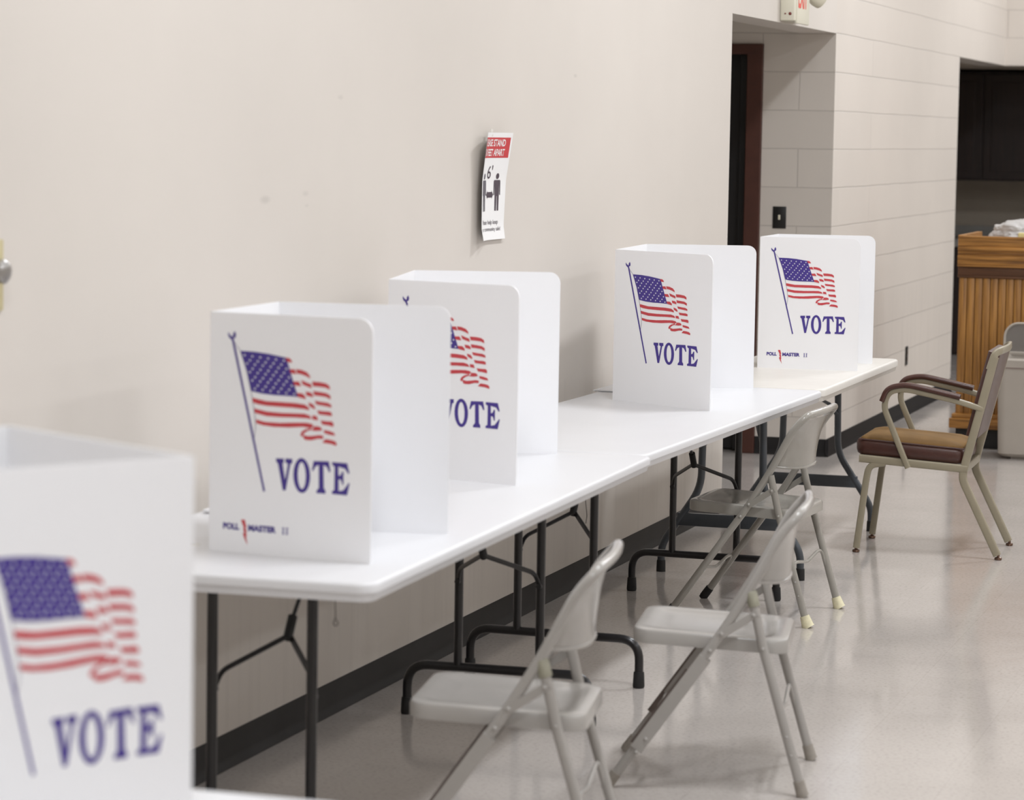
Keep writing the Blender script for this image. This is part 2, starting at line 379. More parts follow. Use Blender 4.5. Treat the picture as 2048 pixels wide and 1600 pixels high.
def text_bm(txt, box_, fn, th=0.0006, bold=0.0, spacing=1.0):
    """lettering fitted into box_=(u0,u1,v0,v1) and laid on a surface by fn"""
    cu = bpy.data.curves.new('t', 'FONT'); cu.body = txt; cu.offset = bold; cu.space_character = spacing; cu.resolution_u = 3; cu.fill_mode = 'FRONT'
    o = bpy.data.objects.new('t', cu); COL.objects.link(o)
    dg = bpy.context.evaluated_depsgraph_get(); me = bpy.data.meshes.new_from_object(o.evaluated_get(dg))
    xs = [v.co.x for v in me.vertices]; ys = [v.co.y for v in me.vertices]
    x0, x1, y0, y1 = min(xs), max(xs), min(ys), max(ys); u0, u1, v0, v1 = box_
    bm = bmesh.new(); bm.from_mesh(me)
    for v in bm.verts:
        u = u0+(v.co.x-x0)/(x1-x0)*(u1-u0); w = v0+(v.co.y-y0)/(y1-y0)*(v1-v0)
        v.co = fn(u, w, th)
    bpy.data.objects.remove(o); bpy.data.curves.remove(cu); bpy.data.meshes.remove(me)
    return bm

def copy_tree(o, parent=None):
    c = o.copy(); COL.objects.link(c)
    if parent is not None: c.parent = parent
    for ch in list(o.children): copy_tree(ch, c)
    return c

# ------------------------------------------------------------------ printed artwork, in metres on the panel (x from its left edge, y from its foot)
RED=[[(0.1101,0.3521),(0.1152,0.3521),(0.1454,0.3472),(0.1821,0.3471),(0.2187,0.347),(0.2428,0.3451),(0.2533,0.3393),(0.2547,0.3329),(0.2432,0.3348),(0.2146,0.3364),(0.178,0.3365),(0.1458,0.337),(0.125,0.3392),(0.1115,0.3423)],[(0.1151,0.3291),(0.1464,0.3239),(0.1832,0.3229),(0.2197,0.3238),(0.2425,0.3245),(0.2563,0.3209),(0.2607,0.3138),(0.2475,0.3147),(0.2201,0.3149),(0.1836,0.3136),(0.1469,0.3137),(0.1167,0.3194)],[(0.1197,0.3047),(0.1429,0.3003),(0.1796,0.3002),(0.2206,0.3033),(0.2479,0.3045),(0.2617,0.3027),(0.2664,0.2984),(0.2598,0.2933),(0.2392,0.2951),(0.2029,0.2917),(0.1663,0.2908),(0.1387,0.2925),(0.1208,0.2962)],[(0.1937,0.4471),(0.2029,0.4464),(0.2077,0.4425),(0.2107,0.437),(0.2033,0.4375),(0.1978,0.438)],[(0.2036,0.4216),(0.2166,0.4221),(0.2216,0.4116),(0.2136,0.4126),(0.2062,0.4133)],[(0.2125,0.3951),(0.228,0.3956),(0.2342,0.3854),(0.2239,0.3856),(0.2158,0.3869)],[(0.2223,0.3697),(0.2371,0.3694),(0.2442,0.3638),(0.2457,0.357),(0.2365,0.3589),(0.2256,0.3611)],[(0.22,0.4227),(0.2337,0.4218),(0.2476,0.4172),(0.2548,0.4102),(0.2562,0.4038),(0.2457,0.4087),(0.2319,0.4124),(0.2231,0.4132)],[(0.2336,0.399),(0.2463,0.3947),(0.259,0.391),(0.2601,0.3823),(0.2467,0.3863),(0.2374,0.3894)],[(0.2449,0.3741),(0.2564,0.3731),(0.2634,0.3689),(0.2641,0.3624),(0.2545,0.364),(0.2476,0.3653)],[(0.2528,0.3501),(0.2643,0.3466),(0.2696,0.3396),(0.2682,0.3358),(0.2578,0.3406),(0.2542,0.3431)],[(0.262,0.3217),(0.2734,0.3213),(0.2776,0.3117),(0.263,0.3131)],[(0.261,0.3973),(0.2804,0.3968),(0.2963,0.3946),(0.3045,0.3896),(0.306,0.3813),(0.2945,0.3855),(0.2785,0.3868),(0.2637,0.387)],[(0.2642,0.3764),(0.2813,0.3749),(0.2972,0.3732),(0.307,0.3684),(0.308,0.3601),(0.2965,0.3648),(0.2794,0.3664),(0.2669,0.3667)],[(0.2685,0.355),(0.2868,0.3529),(0.3004,0.3521),(0.3096,0.3481),(0.3103,0.3421),(0.2962,0.3443),(0.2803,0.346),(0.2716,0.3472)],[(0.2744,0.3338),(0.2899,0.3327),(0.3035,0.3328),(0.3108,0.3306),(0.3118,0.3232),(0.2971,0.3243),(0.2789,0.3254)],[(0.2835,0.3118),(0.2976,0.311),(0.3112,0.3111),(0.3159,0.3068),(0.3157,0.2998),(0.3025,0.3021),(0.2877,0.3032)],[(0.2917,0.2911),(0.3053,0.2897),(0.3168,0.2865),(0.3204,0.2803),(0.3079,0.2812),(0.2931,0.2843)],[(0.2959,0.271),(0.3084,0.2701),(0.3187,0.2681),(0.324,0.2639),(0.3236,0.2578),(0.311,0.2611),(0.2883,0.263)],[(0.2664,0.2979),(0.2777,0.2984),(0.2846,0.2961),(0.2876,0.2902),(0.2759,0.288),(0.2611,0.2882),(0.2655,0.2937)],[(0.2587,0.2932),(0.2463,0.29),(0.2374,0.2851),(0.2331,0.2782),(0.2345,0.2737),(0.2379,0.273),(0.2421,0.2808),(0.251,0.287),(0.2622,0.2901)],[(0.24,0.2773),(0.2515,0.275),(0.2673,0.2768),(0.2808,0.2791),(0.2904,0.278),(0.2907,0.2715),(0.2767,0.2708),(0.2609,0.2664),(0.2473,0.2663),(0.2415,0.2687)]]
CANTON=[(0.078,0.457),(0.1151,0.4564),(0.1498,0.4535),(0.1937,0.4471),(0.1992,0.4363),(0.2053,0.418),(0.2144,0.3924),(0.2261,0.3612),(0.1998,0.3619),(0.1654,0.3618),(0.1354,0.3634),(0.1076,0.3675),(0.1035,0.3807),(0.0966,0.4066),(0.0886,0.4286)]
BLUE=[[(0.0471,0.4974),(0.0504,0.492),(0.0569,0.4877),(0.059,0.4831),(0.0549,0.4815),(0.0493,0.4853),(0.0463,0.4917)],[(0.0637,0.5004),(0.0666,0.493),(0.0658,0.4864),(0.0594,0.4831),(0.057,0.4848),(0.0591,0.4897),(0.0594,0.4944)],[(0.0544,0.4818),(0.0599,0.4835),(0.0627,0.4769),(0.0569,0.478)],[(0.0571,0.4773),(0.0622,0.4784),(0.1447,0.1447),(0.1401,0.1432)]]
HALYARD=[(0.0614,0.4761),(0.078,0.457),(0.0937,0.4176),(0.1073,0.3641),(0.1169,0.3142),(0.1188,0.2844),(0.1152,0.2617)]
STARS=[(0.0894,0.4474),(0.1095,0.446),(0.1296,0.4446),(0.1497,0.4432),(0.1697,0.4419),(0.1897,0.4405),(0.1033,0.4367),(0.1234,0.4353),(0.1434,0.434),(0.1635,0.4326),(0.1835,0.4312),(0.0962,0.4291),(0.1163,0.4277),(0.1364,0.4263),(0.1565,0.425),(0.1765,0.4236),(0.1964,0.4222),(0.1104,0.4182),(0.1304,0.4169),(0.1505,0.4155),(0.1705,0.4141),(0.1905,0.4128),(0.1033,0.4102),(0.1234,0.4089),(0.1435,0.4075),(0.1635,0.4061),(0.1835,0.4048),(0.2034,0.4034),(0.117,0.3995),(0.137,0.3982),(0.1571,0.3968),(0.1771,0.3955),(0.197,0.3941),(0.1099,0.3919),(0.13,0.3906),(0.1501,0.3892),(0.1701,0.3879),(0.19,0.3865),(0.21,0.3852),(0.124,0.3811),(0.1441,0.3798),(0.1641,0.3784),(0.1841,0.3771),(0.204,0.3758),(0.1168,0.3734),(0.1368,0.3721),(0.1569,0.3708),(0.1769,0.3695),(0.1968,0.3681),(0.2167,0.3668)]
VOTE_V=[(0.1722,0.2203),(0.1915,0.221),(0.1917,0.212),(0.1885,0.2097),(0.1955,0.172),(0.2023,0.2096),(0.1961,0.2128),(0.1959,0.2212),(0.213,0.2218),(0.2133,0.2123),(0.2084,0.2098),(0.1972,0.1499),(0.19,0.1496),(0.1774,0.2087),(0.1724,0.213)]
VOTE_T=[(0.2674,0.2205),(0.3052,0.2219),(0.3095,0.1999),(0.3066,0.1976),(0.3,0.2098),(0.2916,0.2129),(0.2933,0.1618),(0.2974,0.1562),(0.2976,0.1494),(0.2753,0.1492),(0.2751,0.1543),(0.281,0.1614),(0.2804,0.2125),(0.2722,0.2088),(0.2659,0.1978),(0.2631,0.1994)]
VOTE_E=[(0.3135,0.221),(0.3509,0.2207),(0.3568,0.1988),(0.354,0.1976),(0.3458,0.2081),(0.3289,0.212),(0.3297,0.1916),(0.3352,0.1935),(0.3393,0.2021),(0.3422,0.2011),(0.3422,0.1721),(0.3399,0.172),(0.3362,0.1827),(0.33,0.1836),(0.3304,0.1574),(0.342,0.1601),(0.3559,0.1777),(0.3574,0.1755),(0.3514,0.1495),(0.3144,0.15),(0.3136,0.1557),(0.3197,0.1593),(0.32,0.2111),(0.3138,0.2148)]
VOTE_O=[(0.2587,0.1867),(0.2584,0.1777),(0.257,0.1691),(0.2545,0.1614),(0.2511,0.155),(0.247,0.1503),(0.2424,0.1475),(0.2375,0.1468),(0.2326,0.1482),(0.228,0.1516),(0.2239,0.157),(0.2205,0.1638),(0.2181,0.1719),(0.2167,0.1807),(0.2165,0.1898),(0.2174,0.1986),(0.2194,0.2068),(0.2223,0.2138),(0.2261,0.2194),(0.2304,0.2231),(0.2352,0.2249),(0.2401,0.2245),(0.2449,0.2221),(0.2492,0.2177),(0.253,0.2117),(0.2559,0.2042),(0.2578,0.1957)]
VOTE_OI=[(0.2479,0.1864),(0.2478,0.1794),(0.2472,0.1728),(0.2461,0.1669),(0.2445,0.1621),(0.2425,0.1585),(0.2402,0.1564),(0.2378,0.1559),(0.2354,0.157),(0.2332,0.1597),(0.2311,0.1638),(0.2294,0.1691),(0.2282,0.1754),(0.2274,0.1821),(0.2272,0.1891),(0.2276,0.1959),(0.2285,0.2022),(0.2299,0.2075),(0.2317,0.2118),(0.2338,0.2146),(0.2361,0.2159),(0.2385,0.2156),(0.2408,0.2137),(0.243,0.2103),(0.2449,0.2055),(0.2464,0.1998),(0.2474,0.1933)]
BOLT=[(0.0829,0.0758),(0.095,0.0762),(0.0988,0.0638),(0.1009,0.0612),(0.0974,0.058),(0.1011,0.0497),(0.0986,0.0475),(0.1012,0.0423),(0.0992,0.037),(0.1041,0.0198),(0.0947,0.0337),(0.089,0.0446),(0.094,0.0468),(0.0898,0.0561),(0.0928,0.0578),(0.086,0.0691)]

# ================================================================== THE ROOM
Y_OPEN0, Y_OPEN1, Y_KIT0, Y_FAR = 12.426, 14.775, 18.947, 21.079
H_OPEN, H_BASE, T_WALL = 2.235, 0.0927, 0.20
X_RIGHT, Y_BACK = 10.5, -4.5

b = bmesh.new(); box(b, -3.2, X_RIGHT+0.2, Y_BACK-0.2, 24.2, -0.1, 0.0)
struct(obj('floor', b, MT['floor'], smooth=False))
b = bmesh.new(); box(b, -T_WALL, X_RIGHT+0.2, Y_BACK-0.2, Y_FAR+0.2, CEIL, CEIL+0.1)
struct(obj('ceiling', b, MT['ceiling'], smooth=False))

# left wall: smooth painted stretch, lintel over the passage, painted block pier, lintel over the kitchen
b = bmesh.new()
box(b, -T_WALL, 0, Y_BACK, Y_OPEN0, 0, CEIL, mi=0)
box(b, -T_WALL, 0, Y_OPEN0, Y_OPEN1, H_OPEN, CEIL, mi=0)
box(b, -T_WALL, 0, Y_OPEN1+0.18, Y_KIT0, 0, CEIL, mi=1)
box(b, -T_WALL, 0, Y_OPEN1, Y_OPEN1+0.18, H_OPEN, CEIL, mi=1)
box(b, -T_WALL, 0, Y_KIT0, Y_FAR+0.2, H_OPEN, CEIL, mi=1)
wl = struct(obj('wall_left', b, [MT['paint'], MT['block']], smooth=False))
b = bmesh.new(); box(b, 0.0, 3.2, Y_FAR, Y_FAR+0.2, H_OPEN, CEIL); box(b, 3.2, X_RIGHT, Y_FAR, Y_FAR+0.2, 0, CEIL)
struct(obj('wall_far', b, MT['block_x'], smooth=False))
b = bmesh.new(); box(b, X_RIGHT, X_RIGHT+0.2, Y_BACK, Y_FAR+0.2, 0, CEIL); struct(obj('wall_right', b, MT['paint'], smooth=False))
b = bmesh.new(); box(b, -T_WALL, X_RIGHT+0.2, Y_BACK-0.2, Y_BACK, 0, CEIL); struct(obj('wall_back', b, MT['block_x'], smooth=False))

# passage behind the first opening: return wall with a door frame in it, ceiling, end walls
b = bmesh.new()
box(b, -0.385, 0.0, Y_OPEN1, Y_OPEN1+0.18, 0, H_OPEN); box(b, -0.385, -T_WALL, Y_OPEN1, Y_OPEN1+0.18, H_OPEN, 2.42)
box(b, -1.45, -0.385, Y_OPEN1, Y_OPEN1+0.18, 2.178, 2.42)
box(b, -3.0, -1.45, Y_OPEN1, Y_OPEN1+0.18, 0, 2.42)
struct(obj('wall_passage', b, MT['block_x'], smooth=False))
b = bmesh.new(); box(b, -3.2, -3.0, Y_OPEN0-0.2, Y_OPEN1+0.18, 0, 2.42); box(b, -3.0, -T_WALL, Y_OPEN0-0.2, Y_OPEN0, 0, 2.42)
struct(obj('wall_passage_end', b, MT['paint'], smooth=False))
b = bmesh.new(); box(b, -3.2, -T_WALL, Y_OPEN0-0.2, Y_OPEN1+0.18, 2.30, 2.42); struct(obj('ceiling_passage', b, MT['ceiling'], smooth=False))

# door 1: dark brown frame, nearly black leaf, hinge
b = bmesh.new()
for x0, x1 in ((-0.47, -0.386), (-1.449, -1.365)): box(b, x0, x1, Y_OPEN1-0.02, Y_OPEN1+0.17, 0, 2.125, 0.004)
box(b, -1.449, -0.386, Y_OPEN1-0.02, Y_OPEN1+0.17, 2.122, 2.177, 0.004)
df = struct(obj('door_1', b, MT['door_frame'], smooth=False))
b = bmesh.new(); box(b, -1.365, -0.472, Y_OPEN1+0.09, Y_OPEN1+0.135, 0.01, 2.125, 0.003)
box(b, -0.52, -0.470, Y_OPEN1+0.05, Y_OPEN1+0.10, 0.01, 2.125, 0.003)
obj('door_leaf', b, MT['door_leaf'], df, smooth=False)
b = bmesh.new(); box(b, -0.478, -0.466, Y_OPEN1+0.02, Y_OPEN1+0.05, 1.53, 1.655, 0.002); obj('door_hinge', b, MT['handle'], df, smooth=False)

# baseboards
def cove(bm, axis, a0, a1, fx, sgn):
    prof = [(0, 0), (0.016, 0), (0.0145, 0.006), (0.008, 0.016), (0.0045, 0.03), (0.004, H_BASE-0.004), (0.002, H_BASE), (0, H_BASE)]
    r = []
    for a in (a0, a1):
        r.append([bm.verts.new((fx+sgn*d, a, z) if axis == 'Y' else (a, fx+sgn*d, z)) for d, z in prof])
    for i in range(len(prof)):
        j = (i+1) % len(prof); bm.faces.new((r[0][i], r[0][j], r[1][j], r[1][i]))
    bm.faces.new(r[0]); bm.faces.new(r[1][::-1])
b = bmesh.new(); cove(b, 'Y', Y_BACK, Y_OPEN0, 0, 1); cove(b, 'Y', Y_OPEN1-0.016, Y_KIT0, 0, 1); struct(obj('baseboard_left', b, MT['base']))
b = bmesh.new(); cove(b, 'X', -0.385, 0.016, Y_OPEN1, -1); struct(obj('baseboard_passage', b, MT['base']))
b = bmesh.new(); cove(b, 'X', 3.2, X_RIGHT, Y_FAR, -1); struct(obj('baseboard_far', b, MT['base']))

# kitchen recess beyond the second opening
b = bmesh.new(); box(b, -2.2, 3.4, 22.95, 23.15, 0, 2.42); struct(obj('wall_kitchen_back', b, MT['splash'], smooth=False))
b = bmesh.new(); box(b, -2.4, -2.2, Y_KIT0-0.2, 23.15, 0, 2.42); box(b, -2.2, -T_WALL, Y_KIT0-0.2, Y_KIT0, 0, 2.42)
struct(obj('wall_kitchen_left', b, MT['splash'], smooth=False))
b = bmesh.new(); box(b, 3.2, 3.4, Y_FAR+0.2, 23.15, 0, 2.42); struct(obj('wall_kitchen_right', b, MT['splash'], smooth=False))
b = bmesh.new(); box(b, -2.4, -T_WALL, Y_KIT0-0.2, 23.15, 2.24, 2.42); box(b, -T_WALL, 3.4, Y_FAR+0.2, 23.15, 2.24, 2.42)
struct(obj('ceiling_kitchen', b, MT['splash'], smooth=False))

def cabinet_run(name, label, x0, n, w, yf, yb, z0, z1, hz):
    t = thing(name, label, 'cabinet', (x0+n*w/2, (yf+yb)/2, z0))
    ox, oy, oz = t.location
    b = bmesh.new(); box(b, x0-ox, x0+n*w-ox, yf-oy+0.02, yb-oy, 0, z1-z0); obj('body', b, MT['cabinet'], t, smooth=False)
    for i in range(n):
        a0, a1 = x0+i*w-ox+0.006, x0+(i+1)*w-ox-0.006
        b = bmesh.new(); box(b, a0, a1, yf-oy, yf-oy+0.018, 0.015, z1-z0-0.015, 0.003)
        box(b, a0+0.06, a1-0.06, yf-oy-0.006, yf-oy+0.004, 0.075, z1-z0-0.075, 0.003)
        d = obj('cabinet_door', b, MT['cabinet'], t, smooth=False)
        hx = a1-0.035 if i % 2 == 0 else a0+0.035
        for k, h in enumerate(hz):
            b = bmesh.new(); tube(b, fillet([(hx, yf-oy, h-z0-0.045), (hx, yf-oy-0.025, h-z0-0.045), (hx, yf-oy-0.025, h-z0+0.045), (hx, yf-oy, h-z0+0.045)], 0.012, 3), 0.005, 8)
            obj('door_pull' if k == 0 else 'door_hinge', b, MT['handle'], d)
    return t
cabinet_run('upper_cabinet', 'dark walnut wall cabinets hanging above the kitchen counter', -1.53, 6, 0.6, 22.33, 22.925, 1.37, 2.215, (1.49, 2.08))
cabinet_run('base_cabinet', 'dark walnut base cabinets standing under the kitchen counter', -1.53, 6, 0.6, 22.27, 22.925, 0.0, 0.85, (0.72,))
b = bmesh.new(); box(b, -1.56, 2.1, 22.24, 22.925, 0.85, 0.912, 0.008); box(b, -1.56, 2.1, 22.905, 22.925, 0.912, 1.0, 0.003)
tag(obj('kitchen_worktop', b, MT['counter']), 'pale grey kitchen worktop lying on the dark base cabinets', 'worktop')

# lamps of the hall (out of frame, they light the place)
def fixture():
    t = thing('ceiling_light', 'white rectangular ceiling light fixture of the hall', 'ceiling light', (0, 0, CEIL), 0, 'ceiling lights in rows over the hall')
    b = bmesh.new(); box(b, -0.30, 0.30, -0.60, 0.60, -0.06, 0.0, 0.006); obj('housing', b, MT['lamp_body'], t)
    b = bmesh.new()
    for s in (-1, 1): box(b, s*0.29-0.012, s*0.29+0.012, -0.6, 0.6, -0.085, -0.06, 0.003); box(b, -0.3, 0.3, s*0.59-0.012, s*0.59+0.012, -0.085, -0.06, 0.003)
    obj('frame', b, MT['lamp_body'], t)
    return t
fx = fixture()
for i, (lx, ly) in enumerate(LAMPS):
    o = fx if i == 0 else copy_tree(fx); o.location = (lx, ly, CEIL)

# ================================================================== FOLDING TABLES
TOP = 0.737
def ring_loft(bm, rings, cap0=True, cap1=True, mi=0):
    R = [[bm.verts.new(p) for p in r] for r in rings]; n = len(R[0])
    for a, c in zip(R[:-1], R[1:]):
        for i in range(n): bm.faces.new((a[i], a[(i+1) % n], c[(i+1) % n], c[i])).material_index = mi
    if cap0: bm.faces.new(R[0][::-1]).material_index = mi
    if cap1: bm.faces.new(R[-1]).material_index = mi

def slab(bm, w, l, rad, levels, n=6, mi=0):
    """rounded rectangle lofted through (inset, z) levels"""
    ring_loft(bm, [[(x, y, z) for x, y in rrect(w-2*i, l-2*i, max(rad-i, 0.004), n)] for i, z in levels], mi=mi)

def black_leg_frame(t, y, d, m, xo=0.0):
    """H-frame: arched foot bar, two uprights, rubber feet, and a folding brace towards the table centre (d = +1/-1)"""
    b = bmesh.new()
    tube(b, fillet([(xo-0.275, y, 0.012), (xo-0.275, y, 0.148), (xo+0.275, y, 0.148), (xo+0.275, y, 0.012)], 0.115, 8), 0.0135, 14)
    for s in (-1, 1): tube(b, [(xo+s*0.122, y, 0.146), (xo+s*0.122, y, 0.705)], 0.0128, 14)
    tube(b, [(xo-0.19, y, 0.695), (xo+0.19, y, 0.695)], 0.0115, 12)
    lf = obj('leg_frame', b, m, t)
    for s in (-1, 1):
        b = bmesh.new(); tube(b, [(xo+s*0.275, y, 0.0), (xo+s*0.275, y, 0.006), (xo+s*0.275, y, 0.045), (xo+s*0.275, y, 0.05)], [0.0165, 0.0185, 0.0165, 0.0155], 14); obj('rubber_foot', b, MT['rubber'], lf)
    b = bmesh.new()
    for s in (-1, 1):
        sweep(b, fillet([(xo+s*0.122, y+d*0.012, 0.40), (xo+s*0.112, y+d*0.03, 0.44), (xo+s*0.006, y+d*0.172, 0.503)], 0.02, 4), rrect(0.014, 0.006, 0.0025, 2), side=(0.3, 1, -0.4))
        disc(b, (xo+s*0.122, y, 0.40), (0, d, 0), 0.008, 0.022, 10)
    tube(b, [(xo, y+d*0.19, 0.535), (xo+0.004, y+d*0.36, 0.70)], 0.0052, 10)
    br = obj('folding_brace', b, m, t)
    b = bmesh.new(); tube(b, [(xo, y+d*0.165, 0.498), (xo, y+d*0.200, 0.548)], 0.0115, 12); obj('locking_collar', b, MT['rubber'], br)

def slate_leg_frame(t, y, d, m, xo=0.0):
    """wishbone frame: uprights bend outwards low down, flat cross bar"""
    b = bmesh.new()
    for s in (-1, 1):
        tube(b, fillet([(xo+s*0.275, y, 0.02), (xo+s*0.275, y, 0.105), (xo+s*0.122, y, 0.335), (xo+s*0.116, y, 0.70)], [0, 0.05, 0.06, 0], 6), 0.0145, 14)
    box(b, xo-0.212, xo+0.212, y-0.011, y+0.011, 0.185, 0.235, 0.003)
    tube(b, [(xo-0.19, y, 0.69), (xo+0.19, y, 0.69)], 0.012, 12)
    lf = obj('leg_frame', b, m, t)
    for s in (-1, 1):
        b = bmesh.new(); tube(b, [(xo+s*0.275, y, 0.0), (xo+s*0.275, y, 0.04), (xo+s*0.275, y, 0.045)], [0.018, 0.017, 0.016], 14); obj('rubber_foot', b, MT['rubber'], lf)
    b = bmesh.new()
    for s in (-1, 1):
        sweep(b, [(xo+s*0.116, y+d*0.012, 0.50), (xo+s*0.09, y+d*0.06, 0.55), (xo+s*0.01, y+d*0.30, 0.63)], rrect(0.018, 0.006, 0.0025, 2), side=(0.3, 1, -0.4))
    tube(b, [(xo, y+d*0.30, 0.63), (xo, y+d*0.46, 0.70)], 0.008, 10)
    br = obj('folding_brace', b, m, t)
    b = bmesh.new(); box(b, xo-0.015, xo+0.015, y+d*0.30-0.02, y+d*0.30+0.02, 0.615, 0.65, 0.004); obj('brace_latch', b, MT['rubber'], br)

def folding_table(label, c, rz, w, l, sets, mtop, slate=False, thick=0.042, drop=0.0):
    t = thing('folding_table', label, 'table', (c[0], c[1], 0), rz, 'folding tables in a row along the wall')
    b = bmesh.new(); TOP = globals()['TOP']-drop
    slab(b, w, l, 0.042, [(0.016, TOP-thick), (0.010, TOP-thick), (0.008, TOP-thick+0.003), (0.006, TOP-thick+0.016), (0.0, TOP-thick+0.020), (0.0, TOP-0.008), (0.002, TOP-0.003), (0.007, TOP), (0.014, TOP)])
    top = obj('tabletop', b, mtop, t, angle=50)
    for y, d, xo in sets:
        (slate_leg_frame if slate else black_leg_frame)(t, y, d, MT['slate_steel'] if slate else MT['black_steel'], xo)
    return t
folding_table('white folding table in the near corner, only its far edge showing beneath the nearest booth', (1.06, 2.61), 0.0, 0.90, 2.46, ((-0.8, 1, 0.0), (0.75, -1, 0.0)), MT['table'], drop=0.03)
folding_table('long white folding table with black legs along the wall, carrying two voting booths', (0.462, 6.840), 0.030, 0.77, 2.585, ((-0.895, 1, -0.015), (0.845, -1, 0.045)), MT['table'])
folding_table('long white folding table with black legs, middle of the row, carrying one flared booth', (0.434, 9.352), -0.021, 0.75, 2.40, ((-1.035, 1, 0.046), (0.738, -1, 0.046)), MT['table'])
folding_table('short ivory folding table with slate grey wishbone legs, far end of the row', (0.522, 11.402), 0.0, 0.61, 1.64, ((-0.81, 1, -0.045), (0.65, -1, -0.045)), MT['table_old'], slate=True, thick=0.048)

# loose white card lying on the tables behind two booths
b = bmesh.new(); box(b, -0.05, 0.05, -0.22, 0.22, 0.003, 0.006, 0.001); box(b, -0.046, 0.046, -0.214, 0.214, 0.0, 0.003)
o = obj('folded_card', b, MT['booth']); o.location = (0.113, 10.305, TOP); o.rotation_euler = (0, 0, -0.02)
tag(o, 'flat white card lying on the middle table behind the flared booth', 'card')
b = bmesh.new(); box(b, -0.09, 0.09, -0.3, 0.3, 0.004, 0.011, 0.002); box(b, -0.085, 0.085, -0.29, 0.29, 0.0, 0.003)
o = obj('folded_card', b, MT['booth']); o.location = (0.195, 6.72, TOP); o.rotation_euler = (0, 0, 0.03)
tag(o, 'flat white card lying near the wall behind the booth with the blurred logo', 'card')
b = bmesh.new(); slab(b, 0.05, 0.022, 0.01, [(0.0, 0.0), (0.002, 0.0012)]); o = obj('table_scuff', b, MT['tape']); 

# ================================================================== VOTING BOOTHS
BW, BH, BT = 0.41, 0.542, 0.0045
FN_EM = dict()
def booth(label, N, A, B, F, logo=True, top=TOP, fit=(1.0, 0.0, 1.0, 0.0)):
    """folded sheet: near side panel A-N, back panel A-B, far side panel B-F (plan points in metres)"""
    N, A, B, F = [Vector((p[0], p[1], 0)) for p in (N, A, B, F)]
    c = (N+A+B+F)/4
    t = thing('voting_booth', label, 'voting booth', (c.x, c.y, top), 0, 'white tabletop voting booths')
    U = Vector((0, 0, 1))
    def outline(w, left, right):
        r = 0.032; pts = [(0, 0), (w, 0)]
        if right: pts += [(w-r+r*cos(a), BH-r+r*sin(a)) for a in [radians(k) for k in range(0, 91, 15)]]
        else: pts += [(w, BH)]
        if left: pts += [(r-r*sin(a), BH-r+r*cos(a)) for a in [radians(k) for k in range(0, 91, 15)]]
        else: pts += [(0, BH)]
        return pts
    def panel(name, p, q, left=False, right=False):
        p = p-c; q = q-c; w = (q-p).length; d = (q-p).normalized(); n = d.cross(U)
        fn = lambda u, v, h: p+d*u+U*v+n*h
        bm = bmesh.new(); o = outline(w, left, right)
        f0 = [bm.verts.new(fn(u, v, 0)) for u, v in o]; f1 = [bm.verts.new(fn(u, v, -BT)) for u, v in o]
        fa = [bm.faces.new(f0), bm.faces.new(f1[::-1])]
        for i in range(len(o)): j = (i+1) % len(o); bm.faces.new((f0[i], f1[i], f1[j], f0[j]))
        return obj(name, bm, MT['booth'], t, smooth=False), fn, w
    def printing(pn, fn, w):
        k = w/BW
        S = lambda P: [(u*k, v) for u, v in P]
        g = lambda u, v, h: fn(u*fit[0]+fit[1], v*fit[2]+fit[3], h+0.0002)
        g2 = lambda u, v, h: fn(u*fit[0]+fit[1], v*fit[2]+fit[3], h+0.0008)
        em = obj('flag_emblem', flat([S(P) for P in RED], g), MT['ink_red'], pn, smooth=False)
        e2 = obj('flag_canton', flat([S(CANTON)], g), MT['ink_blue'], pn, smooth=False)
        st = []
        for (u, v) in STARS:
            P = []
            for i in range(10):
                r = 0.0029 if i % 2 == 0 else 0.0015; a = pi/2+i*pi/5
                P.append((u*k+r*cos(a)*k, v+r*sin(a)))
            st.append(P)
        obj('flag_stars', flat(st, g2), MT['ink_white'], pn, smooth=False)
        obj('flag_pole', flat([S(P) for P in BLUE], g), MT['ink_blue'], pn, smooth=False)
        hal = []
        for (a0, b0), (a1, b1) in zip(HALYARD[:-1], HALYARD[1:]):
            hal.append([(a0*k-0.0005, b0), (a0*k+0.0005, b0), (a1*k+0.0005, b1), (a1*k-0.0005, b1)])
        obj('flag_halyard', flat(hal, g), MT['ink_thin'], pn, smooth=False)
        obj('vote_lettering', flat([S(VOTE_V), S(VOTE_T), S(VOTE_E)], g, holes=[(S(VOTE_O), S(VOTE_OI))]), MT['ink_blue'], pn, smooth=False)
        if logo:
            obj('logo_lettering', text_bm('POLL', (0.0375*k, 0.0792*k, 0.0518, 0.0665), g, bold=0.05), MT['ink_blue'], pn, smooth=False)
            obj('logo_lettering', text_bm('MASTER', (0.1023*k, 0.1738*k, 0.0512, 0.0660), g, bold=0.05), MT['ink_blue'], pn, smooth=False)
            bm = bmesh.new()
            for u0 in (0.189, 0.1985):
                merge(bm, flat([[(u0*k, .0502), ((u0+.006)*k, .0502), ((u0+.006)*k, .0512), ((u0+.0044)*k, .0512), ((u0+.0044)*k, .0648), ((u0+.006)*k, .0648), ((u0+.006)*k, .0658), (u0*k, .0658), (u0*k, .0648), ((u0+.0016)*k, .0648), ((u0+.0016)*k, .0512), (u0*k, .0512)]], g))
            obj('logo_lettering', bm, MT['ink_blue'], pn, smooth=False)
            obj('logo_bolt', flat([S([(0.092+(u-0.092)*0.8-0.001, v) for u, v in BOLT])], g), MT['ink_red'], pn, smooth=False)
    pn, fn, w = panel('side_panel', A, N, right=True); printing(pn, fn, w)
    panel('back_panel', B, A)
    pn, fn, w = panel('side_panel', F, B, left=True); printing(pn, fn, w)
    return t
